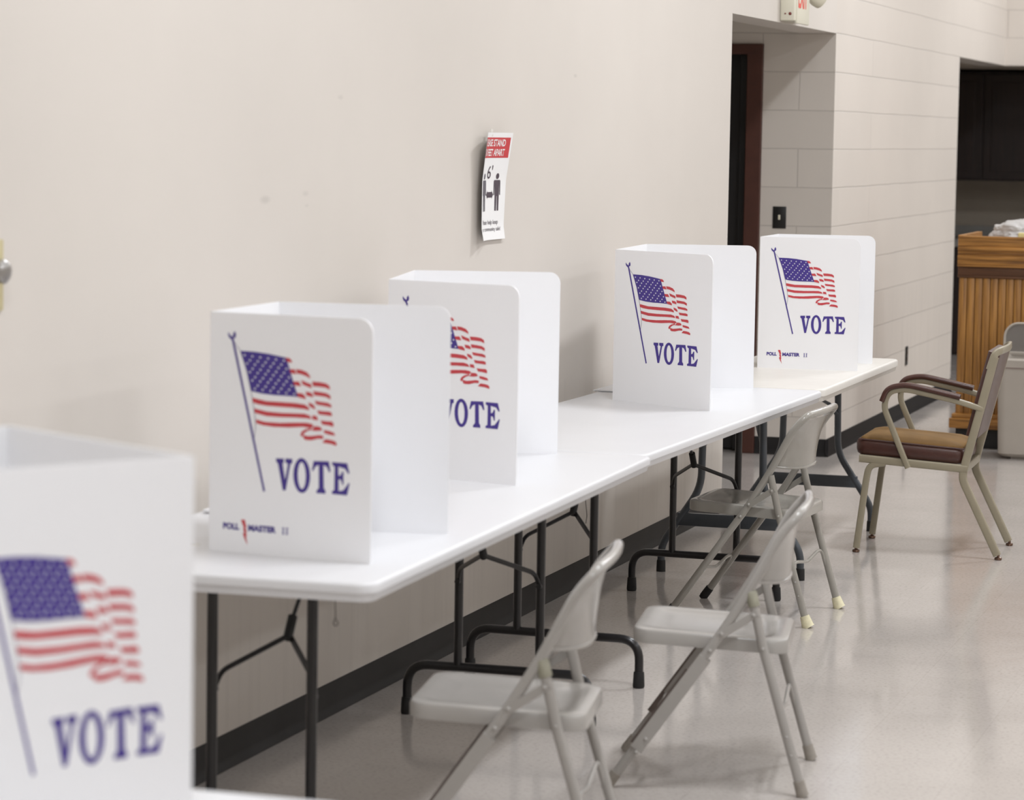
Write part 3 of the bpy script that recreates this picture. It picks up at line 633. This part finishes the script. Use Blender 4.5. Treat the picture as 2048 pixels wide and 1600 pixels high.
booth('nearest voting booth, large and out of focus, cut off by the left edge', (0.764, 3.401), (0.988, 3.744), (1.392, 3.506), (1.168, 3.163), top=0.707, fit=(0.92, 0.033, 0.93, 0.0025))
booth('voting booth with a blurred small logo, at the near end of a long table', (0.783, 5.815), (0.373, 5.868), (0.365, 6.285), (0.787, 6.330))
booth('voting booth half hidden behind the one with the blurred logo', (0.652, 7.285), (0.235, 7.40), (0.120, 7.93), (0.530, 8.075), logo=False)
booth('voting booth without a small logo, flared wide open, alone on the middle table', (0.633, 9.56), (0.215, 9.80), (0.178, 10.36), (0.572, 10.50), logo=False)
booth('farthest voting booth with a sharp small logo, on the short ivory table', (0.782, 11.49), (0.368, 11.464), (0.362, 11.83), (0.768, 11.90))

# ================================================================== STEEL FOLDING CHAIRS
def steel_chair(label, c, rz, style):
    t = thing('folding_chair', label, 'chair', (c[0], c[1], 0), rz, 'grey steel folding chairs facing the tables')
    mc = MT['chair'] if style == 'A' else MT['chair_dull']; w = 0.222; r = 0.0125
    # front frame: both front legs and the back hoop are one bent tube
    b = bmesh.new()
    side = lambda s: [(-0.500, s*w, 0.015), (-0.218, s*(w-0.005), 0.416), (-0.146, s*(w-0.006), 0.535), (-0.072, s*(w-0.008), 0.678)]
    pts = side(-1)+[(-0.024, -(w-0.018), 0.734), (-0.008, 0, 0.738), (-0.024, (w-0.018), 0.734)]+side(1)[::-1]
    tube(b, fillet(pts, [0, .06, .08, .03, .05, .12, .05, .03, .08, .06, 0], 6), r, 14)
    fr = obj('front_frame', b, mc, t)
    for s in (-1, 1):
        b = bmesh.new()
        if style == 'A':
            P = [(-0.262, s*(w-0.003), 0.353), (-0.435, s*w, 0.107)]
            sweep(b, P, [(-0.014, -0.0145), (0.020, -0.0145), (0.020, 0.0145), (-0.014, 0.0145)])
            ch = obj('leg_channel', b, mc, t, smooth=False)
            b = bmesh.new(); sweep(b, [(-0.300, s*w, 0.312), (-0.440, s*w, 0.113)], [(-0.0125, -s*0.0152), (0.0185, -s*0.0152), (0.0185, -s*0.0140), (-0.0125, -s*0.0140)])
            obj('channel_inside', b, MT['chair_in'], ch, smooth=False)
            b = bmesh.new()
        tube(b, [(-0.512, s*w, 0.0), (-0.506, s*w, 0.008), (-0.483, s*w, 0.040)], [0.0135, 0.0155, 0.0150], 14)
        obj('foot_cap', b, MT['grey_cap'] if style == 'A' else MT['rubber'], fr)
    # rear legs
    for s in (-1, 1):
        b = bmesh.new()
        tube(b, [(-0.003, s*w, 0.012), (-0.111, s*(w-0.004), 0.381), (-0.145, s*(w-0.006), 0.521)], r, 14)
        lg = obj('rear_leg', b, mc, t)
        for x, z in ((-0.111, 0.381), (-0.045, 0.155), (-0.032, 0.108)):
            b = bmesh.new(); disc(b, (x, s*(w+0.007), z), (0, s, 0), 0.0055, 0.005, 10, 0.5); obj('rivet', b, mc, lg)
        b = bmesh.new()
        if style == 'A': tube(b, [(0.004, s*w, 0.0), (-0.001, s*w, 0.006), (-0.012, s*w, 0.042)], [0.0165, 0.0165, 0.0145], 14)
        else: tube(b, [(0.006, s*w, 0.0), (0.002, s*w, 0.006), (-0.010, s*w, 0.040)], [0.0225, 0.0215, 0.0165], 14)
        obj('foot_cap', b, MT['grey_cap'] if style == 'A' else MT['cream_cap'], lg)
        if style == 'A':
            b = bmesh.new(); tube(b, [(-0.137, s*(w-0.006), 0.490), (-0.1455, s*(w-0.006), 0.524), (-0.147, s*(w-0.006), 0.529)], [0.0155, 0.0155, 0.012], 14); obj('top_cap', b, MT['pale_cap'], lg)
        # link between back tube and rear leg
        b = bmesh.new()
        sweep(b, [(-0.226, s*(w+0.006), 0.408), (-0.128, s*(w+0.006), 0.474)], rrect(0.020, 0.003, 0.001, 1))
        hl = obj('hinge_link', b, mc, t)
        rv = [(-0.218, 0.416, .008), (-0.137, 0.468, .008), (-0.247, 0.372, .008 if style == 'B' else .012)]+([(-0.408, 0.134, .012), (-0.432, 0.098, .012)] if style == 'A' else [])
        for x, z, d_ in rv:
            b = bmesh.new(); disc(b, (x, s*(w+d_), z), (0, s, 0), 0.0062, 0.005, 10, 0.5); obj('rivet', b, mc, hl if z > 0.3 else fr)
    # pressed steel seat pan
    b = bmesh.new(); sl = lambda x: -0.042*(x+0.255)
    rings = []
    for i, z in ((0.012, -0.037), (0.0, -0.037), (0.0, -0.010), (0.003, -0.003), (0.010, 0.0), (0.030, 0.0), (0.045, -0.004), (0.080, -0.009)):
        pr = rrect(0.405-2*i, 0.392-2*i, max(0.052-i*0.3, 0.015), 6)
        rings.append([(x-0.252, y, 0.408+z+sl(x-0.252)) for x, y in pr])
    ring_loft(b, rings)
    obj('seat', b, mc, t, angle=40)
    # curved back panel between the tubes, rolled lower edge
    b = bmesh.new(); nu, nv = 14, 6; G = []
    for side_ in (0, 1):
        g = []
        for j in range(nv+1):
            v = j/nv; z = 0.552+v*0.160; x0 = -0.137+v*0.080+0.016*v**4; row = []
            for i in range(nu+1):
                u = -1+2*i/nu; bow = (0.078-0.066*v)*(1-abs(u)**2.6)
                drop = 0.0 if j else -0.012*(1-abs(u)**4)
                row.append(b.verts.new((x0+bow+side_*0.0022, u*(w-0.012), z+drop)))
            g.append(row)
        G.append(g)
    for s_, g in enumerate(G):
        for j in range(nv):
            for i in range(nu):
                q = (g[j][i], g[j][i+1], g[j+1][i+1], g[j+1][i]); b.faces.new(q if s_ == 0 else q[::-1])
    for i in range(nu):
        b.faces.new((G[0][0][i], G[1][0][i], G[1][0][i+1], G[0][0][i+1])); b.faces.new((G[0][nv][i], G[0][nv][i+1], G[1][nv][i+1], G[1][nv][i]))
    for j in range(nv):
        b.faces.new((G[0][j][0], G[0][j+1][0], G[1][j+1][0], G[1][j][0])); b.faces.new((G[0][j][nu], G[1][j][nu], G[1][j+1][nu], G[0][j+1][nu]))
    bk = obj('backrest', b, mc, t, angle=60)
    b = bmesh.new()
    tube(b, [(-0.137+0.078*(1-abs(u)**2.6)+0.002, u*(w-0.010), 0.552-0.012*(1-abs(u)**4)) for u in [-1+2*i/16 for i in range(17)]], 0.0048, 8); obj('rolled_edge', b, mc, bk)
    # stretchers: bent rods
    for nm, xf, z0 in (('rear_stretcher', lambda z: -0.003-0.294*z, 0.205), ('front_stretcher', lambda z: -0.512+0.703*z, 0.165)):
        b = bmesh.new()
        tube(b, fillet([(xf(z0-0.05), -w+0.008, z0-0.05), (xf(z0), -w+0.018, z0+0.004), (xf(z0), -w+0.075, z0+0.010), (xf(z0), 0, z0-0.010), (xf(z0), w-0.075, z0+0.010), (xf(z0), w-0.018, z0+0.004), (xf(z0-0.05), w-0.008, z0-0.05)], 0.03, 5), 0.0056, 10)
        obj(nm, b, mc, t)
    return t
steel_chair('grey steel folding chair nearest the camera, cut off by the bottom of the photo', (1.2518, 6.185), 0.165, 'A')
steel_chair('grey steel folding chair second from the camera, standing whole in the open floor', (1.4719, 7.296), 0.1561, 'A')
steel_chair('grey folding chair with cream rear feet and a black front foot', (1.0057, 9.79), -0.0487, 'B')

# ================================================================== ARMCHAIR
t = thing('armchair', 'beige metal framed armchair with maroon vinyl and a tan seat, by the far table', 'armchair', (0.811, 11.414, 0), 0.033)
mb = MT['beige_steel']; DY = 0.43
for y in (0.0, DY):
    s = -1 if y == 0 else 1
    b = bmesh.new(); sweep(b, fillet([(0.001, y, 0.018), (0.034, y, 0.300), (0.045, y, 0.362), (0.110, y, 0.372)], [0, .03, .045, 0], 6), rrect(0.027, 0.020, 0.006, 3)); l1 = obj('front_leg', b, mb, t)
    b = bmesh.new(); sweep(b, fillet([(0.574, y, 0.018), (0.424, y, 0.322), (0.431, y, 0.372), (0.491, y, 0.616), (0.540, y, 0.822)], [0, .07, .04, .1, 0], 6), rrect(0.033, 0.020, 0.007, 3)); l2 = obj('rear_leg', b, mb, t)
    for l, x in ((l1, 0.0), (l2, 0.578)):
        b = bmesh.new(); tube(b, [(x, y, 0), (x, y, 0.004), (x, y, 0.010), (x, y, 0.013), (x, y, 0.024)], [0.013, 0.0155, 0.0145, 0.006, 0.006], 14); obj('floor_glide', b, MT['glide'], l)
    b = bmesh.new(); yo = y+s*0.012
    sweep(b, fillet([(0.205, yo, 0.358), (0.098, yo, 0.605), (0.118, yo, 0.668), (0.185, yo, 0.680), (0.395, yo, 0.640), (0.500, y, 0.608)], [0, .10, .045, .08, .1, 0], 7), rrect(0.024, 0.020, 0.006, 3)); obj('arm_frame', b, mb, t)
    b = bmesh.new()
    P = fillet([(0.092, yo, 0.626), (0.112, yo, 0.681), (0.185, yo, 0.699), (0.300, yo, 0.677), (0.408, yo, 0.655)], [0, .05, .06, .08, 0], 6)
    n = len(P); sw = bmesh.new()
    sweep(sw, P, rrect(0.021, 0.042, 0.009, 4)); merge(b, sw); obj('armrest_pad', b, MT['vinyl'], t)
# seat frame, cushion and pad, all sloping slightly to the rear
SLP = lambda x: -0.056*x
b = bmesh.new()
for y in (0.0, DY): sweep(b, [(0.004, y, 0.388), (0.444, y, 0.388+SLP(0.44))], rrect(0.032, 0.022, 0.006, 3))
for x in (0.012, 0.435): sweep(b, [(x, 0, 0.388+SLP(x)), (x, DY, 0.388+SLP(x))], rrect(0.032, 0.020, 0.005, 3), side=(1, 0, 0))
obj('seat_frame', b, mb, t)
def cushion(bm, x0, x1, y0, y1, levels, rad, slope=True):
    w, l = x1-x0, y1-y0; rings = []
    for i, z in levels: rings.append([(x+(x0+x1)/2, y+(y0+y1)/2, z+SLP(x+(x0+x1)/2)) for x, y in rrect(w-2*i, l-2*i, max(rad-i*0.5, 0.01), 6)])
    ring_loft(bm, rings)
b = bmesh.new(); cushion(b, -0.012, 0.432, 0.0, DY, [(0.010, 0.403), (0.003, 0.408), (-0.002, 0.424), (-0.002, 0.452), (0.003, 0.463), (0.012, 0.468)], 0.04)
sc_ = obj('seat_cushion', b, MT['vinyl'], t, angle=50)
b = bmesh.new(); cushion(b, -0.004, 0.426, 0.006, DY-0.006, [(0.004, 0.462), (0.004, 0.469), (0.014, 0.477), (0.05, 0.487), (0.11, 0.492)], 0.04); obj('seat_pad', b, MT['seat_cloth'], sc_, angle=60)
b = bmesh.new()
tube(b, fillet([(0.010, 0.003, 0.466), (0.428, 0.003, 0.443)], 0.0), 0.0035, 8); obj('seat_piping', b, MT['vinyl'], sc_)
# padded back
b = bmesh.new(); rings = []
base = [(0.462, 0.50), (0.50, 0.65), (0.532, 0.79), (0.545, 0.835)]
sw = bmesh.new()
PB = fillet([(0.463, DY/2, 0.495), (0.500, DY/2, 0.655), (0.544, DY/2, 0.838)], [0, .1, 0], 6)
sweep(sw, PB, [(a, c*1.0) for a, c in rrect(0.050, DY-0.022, 0.018, 5)]); merge(b, sw)
for v in b.verts:   # crown on the front face, bow across
    u = (v.co.y-DY/2)/(DY/2); v.co.x += -0.012+0.022*(1-u*u)*0.6
obj('backrest', b, MT['vinyl'], t, angle=50)
b = bmesh.new()
sweep(b, fillet([(0.520, 0.0, 0.770), (0.541, 0.0, 0.838), (0.560, 0.03, 0.846), (0.572, DY/2, 0.846), (0.560, DY-0.03, 0.846), (0.541, DY, 0.838), (0.520, DY, 0.770)], [0, .03, .03, .1, .03, .03, 0], 5), rrect(0.014, 0.030, 0.005, 3), side=(0, 0, 1)); obj('top_rail', b, mb, t)

# ================================================================== LECTERN, BAG, BIN
LX0, LX1, LY0, LY1 = 0.555, 1.50, 15.55, 16.25
t = thing('oak_counter', 'golden oak counter with grooved front boards, behind the armchair', 'counter', ((LX0+LX1)/2, (LY0+LY1)/2, 0))
ox, oy = t.location.x, t.location.y
b = bmesh.new(); x = LX0+0.012; k = 0
while x < LX1-0.012:
    box(b, x-ox, min(x+0.0395, LX1-0.012)-ox, LY0-oy, LY0-oy+0.018, 0.17, 0.945, 0.005, 2); x += 0.0425
box(b, LX0-ox+0.008, LX1-ox-0.008, LY0-oy+0.011, LY0-oy+0.03, 0.17, 0.99)
obj('front_panel', b, MT['oak'], t)
b = bmesh.new(); box(b, LX0-ox+0.005, LX0-ox+0.025, LY0-oy+0.02, LY1-oy, 0.11, 1.16, 0.002); obj('side_panel', b, MT['oak'], t)
b = bmesh.new(); box(b, LX1-ox-0.025, LX1-ox-0.005, LY0-oy+0.02, LY1-oy, 0.11, 1.16, 0.002); obj('side_panel', b, MT['oak'], t)
b = bmesh.new(); box(b, LX0-ox+0.025, LX1-ox-0.025, LY0-oy+0.03, LY1-oy, 1.08, 1.10); obj('inner_shelf', b, MT['oak_h'], t)
b = bmesh.new()
for z0, z1, d in ((1.150, 1.166, 0.016), (1.105, 1.152, 0.012), (1.085, 1.107, 0.018), (1.058, 1.088, 0.008), (1.036, 1.060, 0.020), (1.006, 1.038, 0.014), (0.998, 1.008, 0.020)):
    box(b, LX0-ox-0.002, LX1-ox+0.002, LY0-oy-d, LY0-oy+0.03, z0, z1, 0.003)
obj('top_rail', b, MT['oak_h'], t)
b = bmesh.new(); box(b, LX0-ox, LX1-ox, LY0-oy-0.004, LY0-oy+0.02, 0.945, 1.0, 0.003); box(b, LX0-ox, LX1-ox, LY0-oy-0.010, LY0-oy+0.02, 0.938, 0.95, 0.003); obj('cove_moulding', b, MT['oak_shaded'], t)
b = bmesh.new()
for s, x0 in ((0, LX0), (1, LX1)): box(b, x0-ox-0.004, x0-ox+0.024, LY0-oy, LY1-oy, 1.150, 1.170, 0.003)
obj('top_edge', b, MT['oak_h'], t)
b = bmesh.new(); box(b, LX0-ox-0.022, LX1-ox+0.022, LY0-oy-0.03, LY1-oy, 0.11, 0.165, 0.006); box(b, LX0-ox-0.010, LX1-ox+0.010, LY0-oy-0.018, LY1-oy, 0.165, 0.19, 0.006); obj('plinth_moulding', b, MT['oak_h'], t)
b = bmesh.new(); box(b, LX0-ox+0.01, LX1-ox-0.01, LY0-oy+0.02, LY1-oy-0.02, 0.0, 0.11); obj('kick_board', b, MT['kick'], t, smooth=False)

def blob(bm, c, s, seed, amp=0.25, freq=7.0, sub=5):
    b = bmesh.new(); bmesh.ops.create_icosphere(b, subdivisions=sub, radius=1.0)
    for v in b.verts:
        n = v.co.normalized()
        d = noise.noise(n*2.0+Vector((seed, 0, 0)))*amp+abs(noise.noise(n*freq*0.6+Vector((0, seed, 0))))*amp*0.55+abs(noise.noise(n*freq*1.5+Vector((0, 0, seed))))*amp*0.25
        p = n*(1+d); v.co = Vector((c[0]+p.x*s[0], c[1]+p.y*s[1], max(c[2]+p.z*s[2], c[2]-s[2]*0.75)))
    return merge(bm, b)
t = thing('plastic_bag', 'crumpled clear white plastic bag lying on top of the oak counter', 'bag', (0.86, 15.83, 1.102))
b = bmesh.new(); blob(b, (0, 0, 0.070), (0.175, 0.14, 0.080), 3.1); blob(b, (0.12, 0.05, 0.095), (0.12, 0.12, 0.07), 8.4); obj('bag_film', b, MT['bag'], t, angle=80)
b = bmesh.new(); box(b, 0.0, 0.13, -0.165, -0.145, 0.03, 0.085, 0.008); obj('bag_contents', b, MT['yellow'], t)

t = thing('waste_bin', 'warm grey plastic bin with its lid tilted up, between the armchair and the oak counter', 'bin', (1.09, 15.22, 0))
b = bmesh.new(); rings = []
for i, z in ((0.02, 0.012), (0.0, 0.03), (-0.012, 0.47), (-0.014, 0.49), (-0.026, 0.492), (-0.028, 0.53), (-0.020, 0.54), (-0.008, 0.54), (0.0, 0.40), (0.01, 0.04)):
    rings.append([(x, y, z) for x, y in rrect(0.46-2*i, 0.26-2*i, 0.05, 6)])
ring_loft(b, rings); box(b, -0.16, 0.16, -0.09, 0.09, 0.0, 0.014); bb = obj('bin_body', b, MT['bin'], t)
b = bmesh.new(); box(b, -0.243, 0.243, -0.146, -0.139, 0.487, 0.497, 0.002); obj('bin_stripe', b, MT['bin_mauve'], bb)
b = bmesh.new()
P = [(-0.245, 0.55)]+[(-0.245+0.075-0.075*cos(a), 0.632+0.075*sin(a)) for a in [radians(k) for k in range(0, 91, 10)]]+[(0.17+0.075*sin(a), 0.632+0.075*cos(a)) for a in [radians(k) for k in range(0, 91, 10)]]+[(0.245, 0.55)]
cz = 0.62
for y0, y1, m_, inset in ((0.150, 0.162, 0, 0),):
    r0 = [b.verts.new((x, y0+(z-0.55)*0.12, z)) for x, z in P]; r1 = [b.verts.new((x, y1+(z-0.55)*0.12, z)) for x, z in P]
    b.faces.new(r0[::-1]); b.faces.new(r1)
    for i in range(len(P)): j = (i+1) % len(P); b.faces.new((r0[i], r0[j], r1[j], r1[i]))
ld_ = obj('bin_lid', b, MT['bin_lid'], t)
b = bmesh.new(); tube(b, [(x, 0.150+(z-0.55)*0.12, z) for x, z in P], 0.007, 10); obj('lid_rim', b, MT['bin'], ld_)
b = bmesh.new(); box(b, -0.255, 0.255, 0.135, 0.160, 0.532, 0.556, 0.004); obj('lid_hinge', b, MT['bin'], t)

# ================================================================== THINGS ON THE WALLS
# poster: paper curled off the wall at its left and its upper right
PW, PH, PZ, PY = 0.31, 0.356, 1.333, 8.835
def poster_pt(u, v, h=0.0):
    """u,v in 0..1 -> point on the curled sheet"""
    def slope(s, v):
        a = -0.30*max(0.0, 1-max(0.0, s-0.08)/0.40)
        a += (0.00+0.15*v)*max(0.0, (s-0.40)/0.60)
        return a
    n = 24; x = 0.0; y = 0.0; pts = []
    us = u*n; 
    for i in range(n):
        step = min(1.0, max(0.0, us-i))
        if step <= 0: break
        a = slope((i+0.5)/n, v); L = PW/n*step; x += math.sin(math.atan(a))*L; y += cos(math.atan(a))*L
    x0 = 0.0
    for i in range(n):
        a = slope((i+0.5)/n, v); x0 += math.sin(math.atan(a))*PW/n
        pts.append(x0)
    base = -min(0.0, min(pts))+0.003
    a = slope(u, v); nx, ny = cos(math.atan(a)), -math.sin(math.atan(a))
    return Vector((base+x+nx*h+0.018*max(0.0, v-0.55)/0.45+0.008*max(0.0, 0.12-v)/0.12, PY+y+ny*h, PZ+v*PH))
t = thing('distancing_poster', 'white paper poster with red heading, curling off the wall above the tables', 'poster', (0, PY, PZ))
tl = Vector((0, PY, PZ))
pf = lambda u, v, h: poster_pt(u, v, h)-tl
b = bmesh.new(); nu, nv = 28, 18
for hh in (0.0, -0.0004):
    g = [[b.verts.new(pf(i/nu, j/nv, hh)) for i in range(nu+1)] for j in range(nv+1)]
    for j in range(nv):
        for i in range(nu): q = (g[j][i], g[j][i+1], g[j+1][i+1], g[j+1][i]); b.faces.new(q if hh == 0 else q[::-1])
me = bpy.data.meshes.new('sheet'); b.to_mesh(me); b.free(); me.materials.append(MT['paper'])
sh_ = bpy.data.objects.new('sheet', me); COL.objects.link(sh_); sh_.parent = t
for p in me.polygons: p.use_smooth = True
g1 = lambda u, v, h: pf(u, v, h+0.0004); g2 = lambda u, v, h: pf(u, v, h+0.0010)
def quilt(u0, u1, v0, v1, n=16, m=3):
    out = []
    for i in range(n):
        for j in range(m):
            a, c = u0+(u1-u0)*i/n, u0+(u1-u0)*(i+1)/n; d, e = v0+(v1-v0)*j/m, v0+(v1-v0)*(j+1)/m
            out.append([(a, d), (c, d), (c, e), (a, e)])
    return out
obj('red_heading', flat(quilt(0.045, 0.955, 0.765, 0.955), g1, 0.0002), MT['poster_red'], sh_, smooth=False)
bm = text_bm('PLEASE STAND', (0.115, 0.835, 0.872, 0.938), g2, 0.0, bold=0.02); merge(bm, text_bm('SIX FEET APART', (0.10, 0.835, 0.782, 0.848), g2, 0.0, bold=0.02))
obj('heading_lettering', bm, MT['paper'], sh_, smooth=False)
obj('distance_figure', text_bm("6'", (0.385, 0.56, 0.570, 0.695), g2, 0.0), MT['poster_dark'], sh_, smooth=False)
def person_polys(cx, s=1.0):
    c = [(cx+0.048*s*cos(a), 0.592+0.028*sin(a)) for a in [2*pi*k/16 for k in range(16)]]
    body = [(cx-0.10, 0.545), (cx-0.085, 0.556), (cx+0.085, 0.556), (cx+0.10, 0.545), (cx+0.105, 0.415), (cx+0.078, 0.415), (cx+0.070, 0.520), (cx+0.066, 0.520), (cx+0.064, 0.268), (cx+0.012, 0.268), (cx+0.005, 0.405), (cx-0.005, 0.405), (cx-0.012, 0.268), (cx-0.064, 0.268), (cx-0.066, 0.520), (cx-0.070, 0.520), (cx-0.078, 0.415), (cx-0.105, 0.415)]
    return [c, body]
obj('person_figure', flat(person_polys(0.735), g1, 0.0002), MT['poster_dark'], sh_, smooth=False)
obj('person_figure', flat(person_polys(0.265), g1, 0.0002), MT['poster_pale'], sh_, smooth=False)
obj('distance_arrow', flat([[(0.375, 0.420), (0.425, 0.460), (0.425, 0.446), (0.57, 0.446), (0.57, 0.460), (0.62, 0.420), (0.57, 0.380), (0.57, 0.394), (0.425, 0.394), (0.425, 0.380)]], g1, 0.0002), MT['poster_dark'], sh_, smooth=False)
bm = text_bm('Please help keep', (0.20, 0.79, 0.130, 0.185), g2, 0.0); merge(bm, text_bm('our community safe!', (0.13, 0.87, 0.070, 0.118), g2, 0.0))
obj('footer_lettering', bm, MT['poster_dark'], sh_, smooth=False)
b = bmesh.new(); box(b, 0.020, 0.0208, 0.105, 0.13, PH-0.012, PH+0.012); obj('tape', b, MT['tape'], t, smooth=False)

# exit sign with emergency lamp head over the passage
t = thing('exit_sign', 'cream exit sign with an emergency lamp head, mounted on the wall above the passage', 'exit sign', (0, 13.42, 2.255))
b = bmesh.new(); box(b, 0.0, 0.070, -0.02, 0.30, -0.012, 0.21, 0.008); box(b, 0.062, 0.076, 0.02, 0.30, -0.022, 0.20, 0.005); obj('housing', b, MT['sign'], t)
ef = lambda u, v, h: Vector((0.0765+h, 0.04+u, v))
obj('exit_lettering', text_bm('EXIT', (0.0, 0.20, 0.052, 0.165), ef, 0.0006, bold=0.03), MT['exit_red'], t, smooth=False)
b = bmesh.new(); disc(b, (0.050, -0.020, 0.022), (0, -1, 0), 0.0075, 0.004, 12, 0.3); obj('test_button', b, MT['test_red'], t)
b = bmesh.new(); disc(b, (0.026, -0.020, 0.022), (0, -1, 0), 0.004, 0.003, 10, 0.3); obj('indicator_light', b, MT['test_red'], t)
b = bmesh.new(); tube(b, [(0.045, 0.31, 0.150), (0.060, 0.33, 0.145), (0.095, 0.37, 0.130), (0.115, 0.39, 0.120)], [0.025, 0.036, 0.055, 0.058], 18); lh = obj('lamp_head', b, MT['sign'], t)
b = bmesh.new(); tube(b, [(0.1155, 0.391, 0.1195), (0.118, 0.394, 0.118)], [0.052, 0.045], 18); obj('lamp_lens', b, MT['lamp_body'], lh)

# light switch on the return wall
t = thing('light_switch', 'black switch plate with an ivory toggle on the return wall beside the dark door', 'light switch', (-0.279, Y_OPEN1, 1.263))
b = bmesh.new(); box(b, -0.036, 0.036, -0.006, 0.0, -0.058, 0.058, 0.002); pl = obj('plate', b, MT['black_plate'], t)
b = bmesh.new(); box(b, -0.005, 0.005, -0.016, -0.004, -0.012, 0.014, 0.002); obj('toggle', b, MT['ivory'], pl)
# receptacle on the block pier
t = thing('wall_outlet', 'black electrical outlet plate low on the painted block wall', 'outlet', (0, 17.19, 0.369))
b = bmesh.new(); box(b, 0.0, 0.006, -0.035, 0.035, -0.057, 0.057, 0.002); pl = obj('plate', b, MT['black_plate'], t)
for z in (-0.02, 0.02):
    b = bmesh.new(); box(b, 0.005, 0.010, -0.016, 0.016, z-0.014, z+0.014, 0.003); obj('socket', b, MT['brown_dev'], pl)
# plate with a round knob at the left edge of the photo
t = thing('wall_knob_plate', 'yellowed plate with a round metal knob on the wall, cut by the left edge', 'wall plate', (0, 5.545, 1.362))
b = bmesh.new(); box(b, 0.0, 0.006, -0.055, 0.038, -0.078, 0.078, 0.003); pl = obj('plate', b, MT['brass_plate'], t)
b = bmesh.new(); tube(b, [(0.004, -0.01, 0.010), (0.014, -0.01, 0.010), (0.017, -0.01, 0.010), (0.023, -0.01, 0.010), (0.034, -0.01, 0.010), (0.040, -0.01, 0.010), (0.043, -0.01, 0.010)], [0.016, 0.014, 0.021, 0.027, 0.027, 0.020, 0.008], 22); obj('knob', b, MT['chrome'], pl)

# wire hook hanging below the near table
HX, HY = 0.70, 5.82
b = bmesh.new()
P = [(0, 0, 0.112), (0.0, 0, 0.06), (0.002, 0, 0.016)]+[(0.002+0.006*sin(a)*0.9, 0.0, 0.010+0.006*cos(a)) for a in [radians(k) for k in range(0, 320, 25)]]
tube(b, P, 0.0011, 6); o = obj('wire_hook', b, MT['wire']); o.location = (HX, HY, 0.590)
tag(o, 'thin wire hook hanging down below the near end of the long table', 'hook')

b = bmesh.new(); tube(b, [(0, 0, 0.125), (0.002, 0.001, 0.02), (-0.002, 0, -0.03), (0.003, 0.001, -0.075), (0.0, 0.0, -0.10)], 0.0012, 6); o = obj('hanging_string', b, MT['wire']); o.location = (0.5, 8.50, 0.57)
tag(o, 'thin dark string hanging under the near end of the middle table', 'string')

# small scuff mark spots on the table behind the blurred booth
sc = bpy.data.objects['table_scuff']; sc.location = (0.30, 5.93, TOP); tag(sc, 'small dull mark on the near table beside the blurred booth', 'mark')
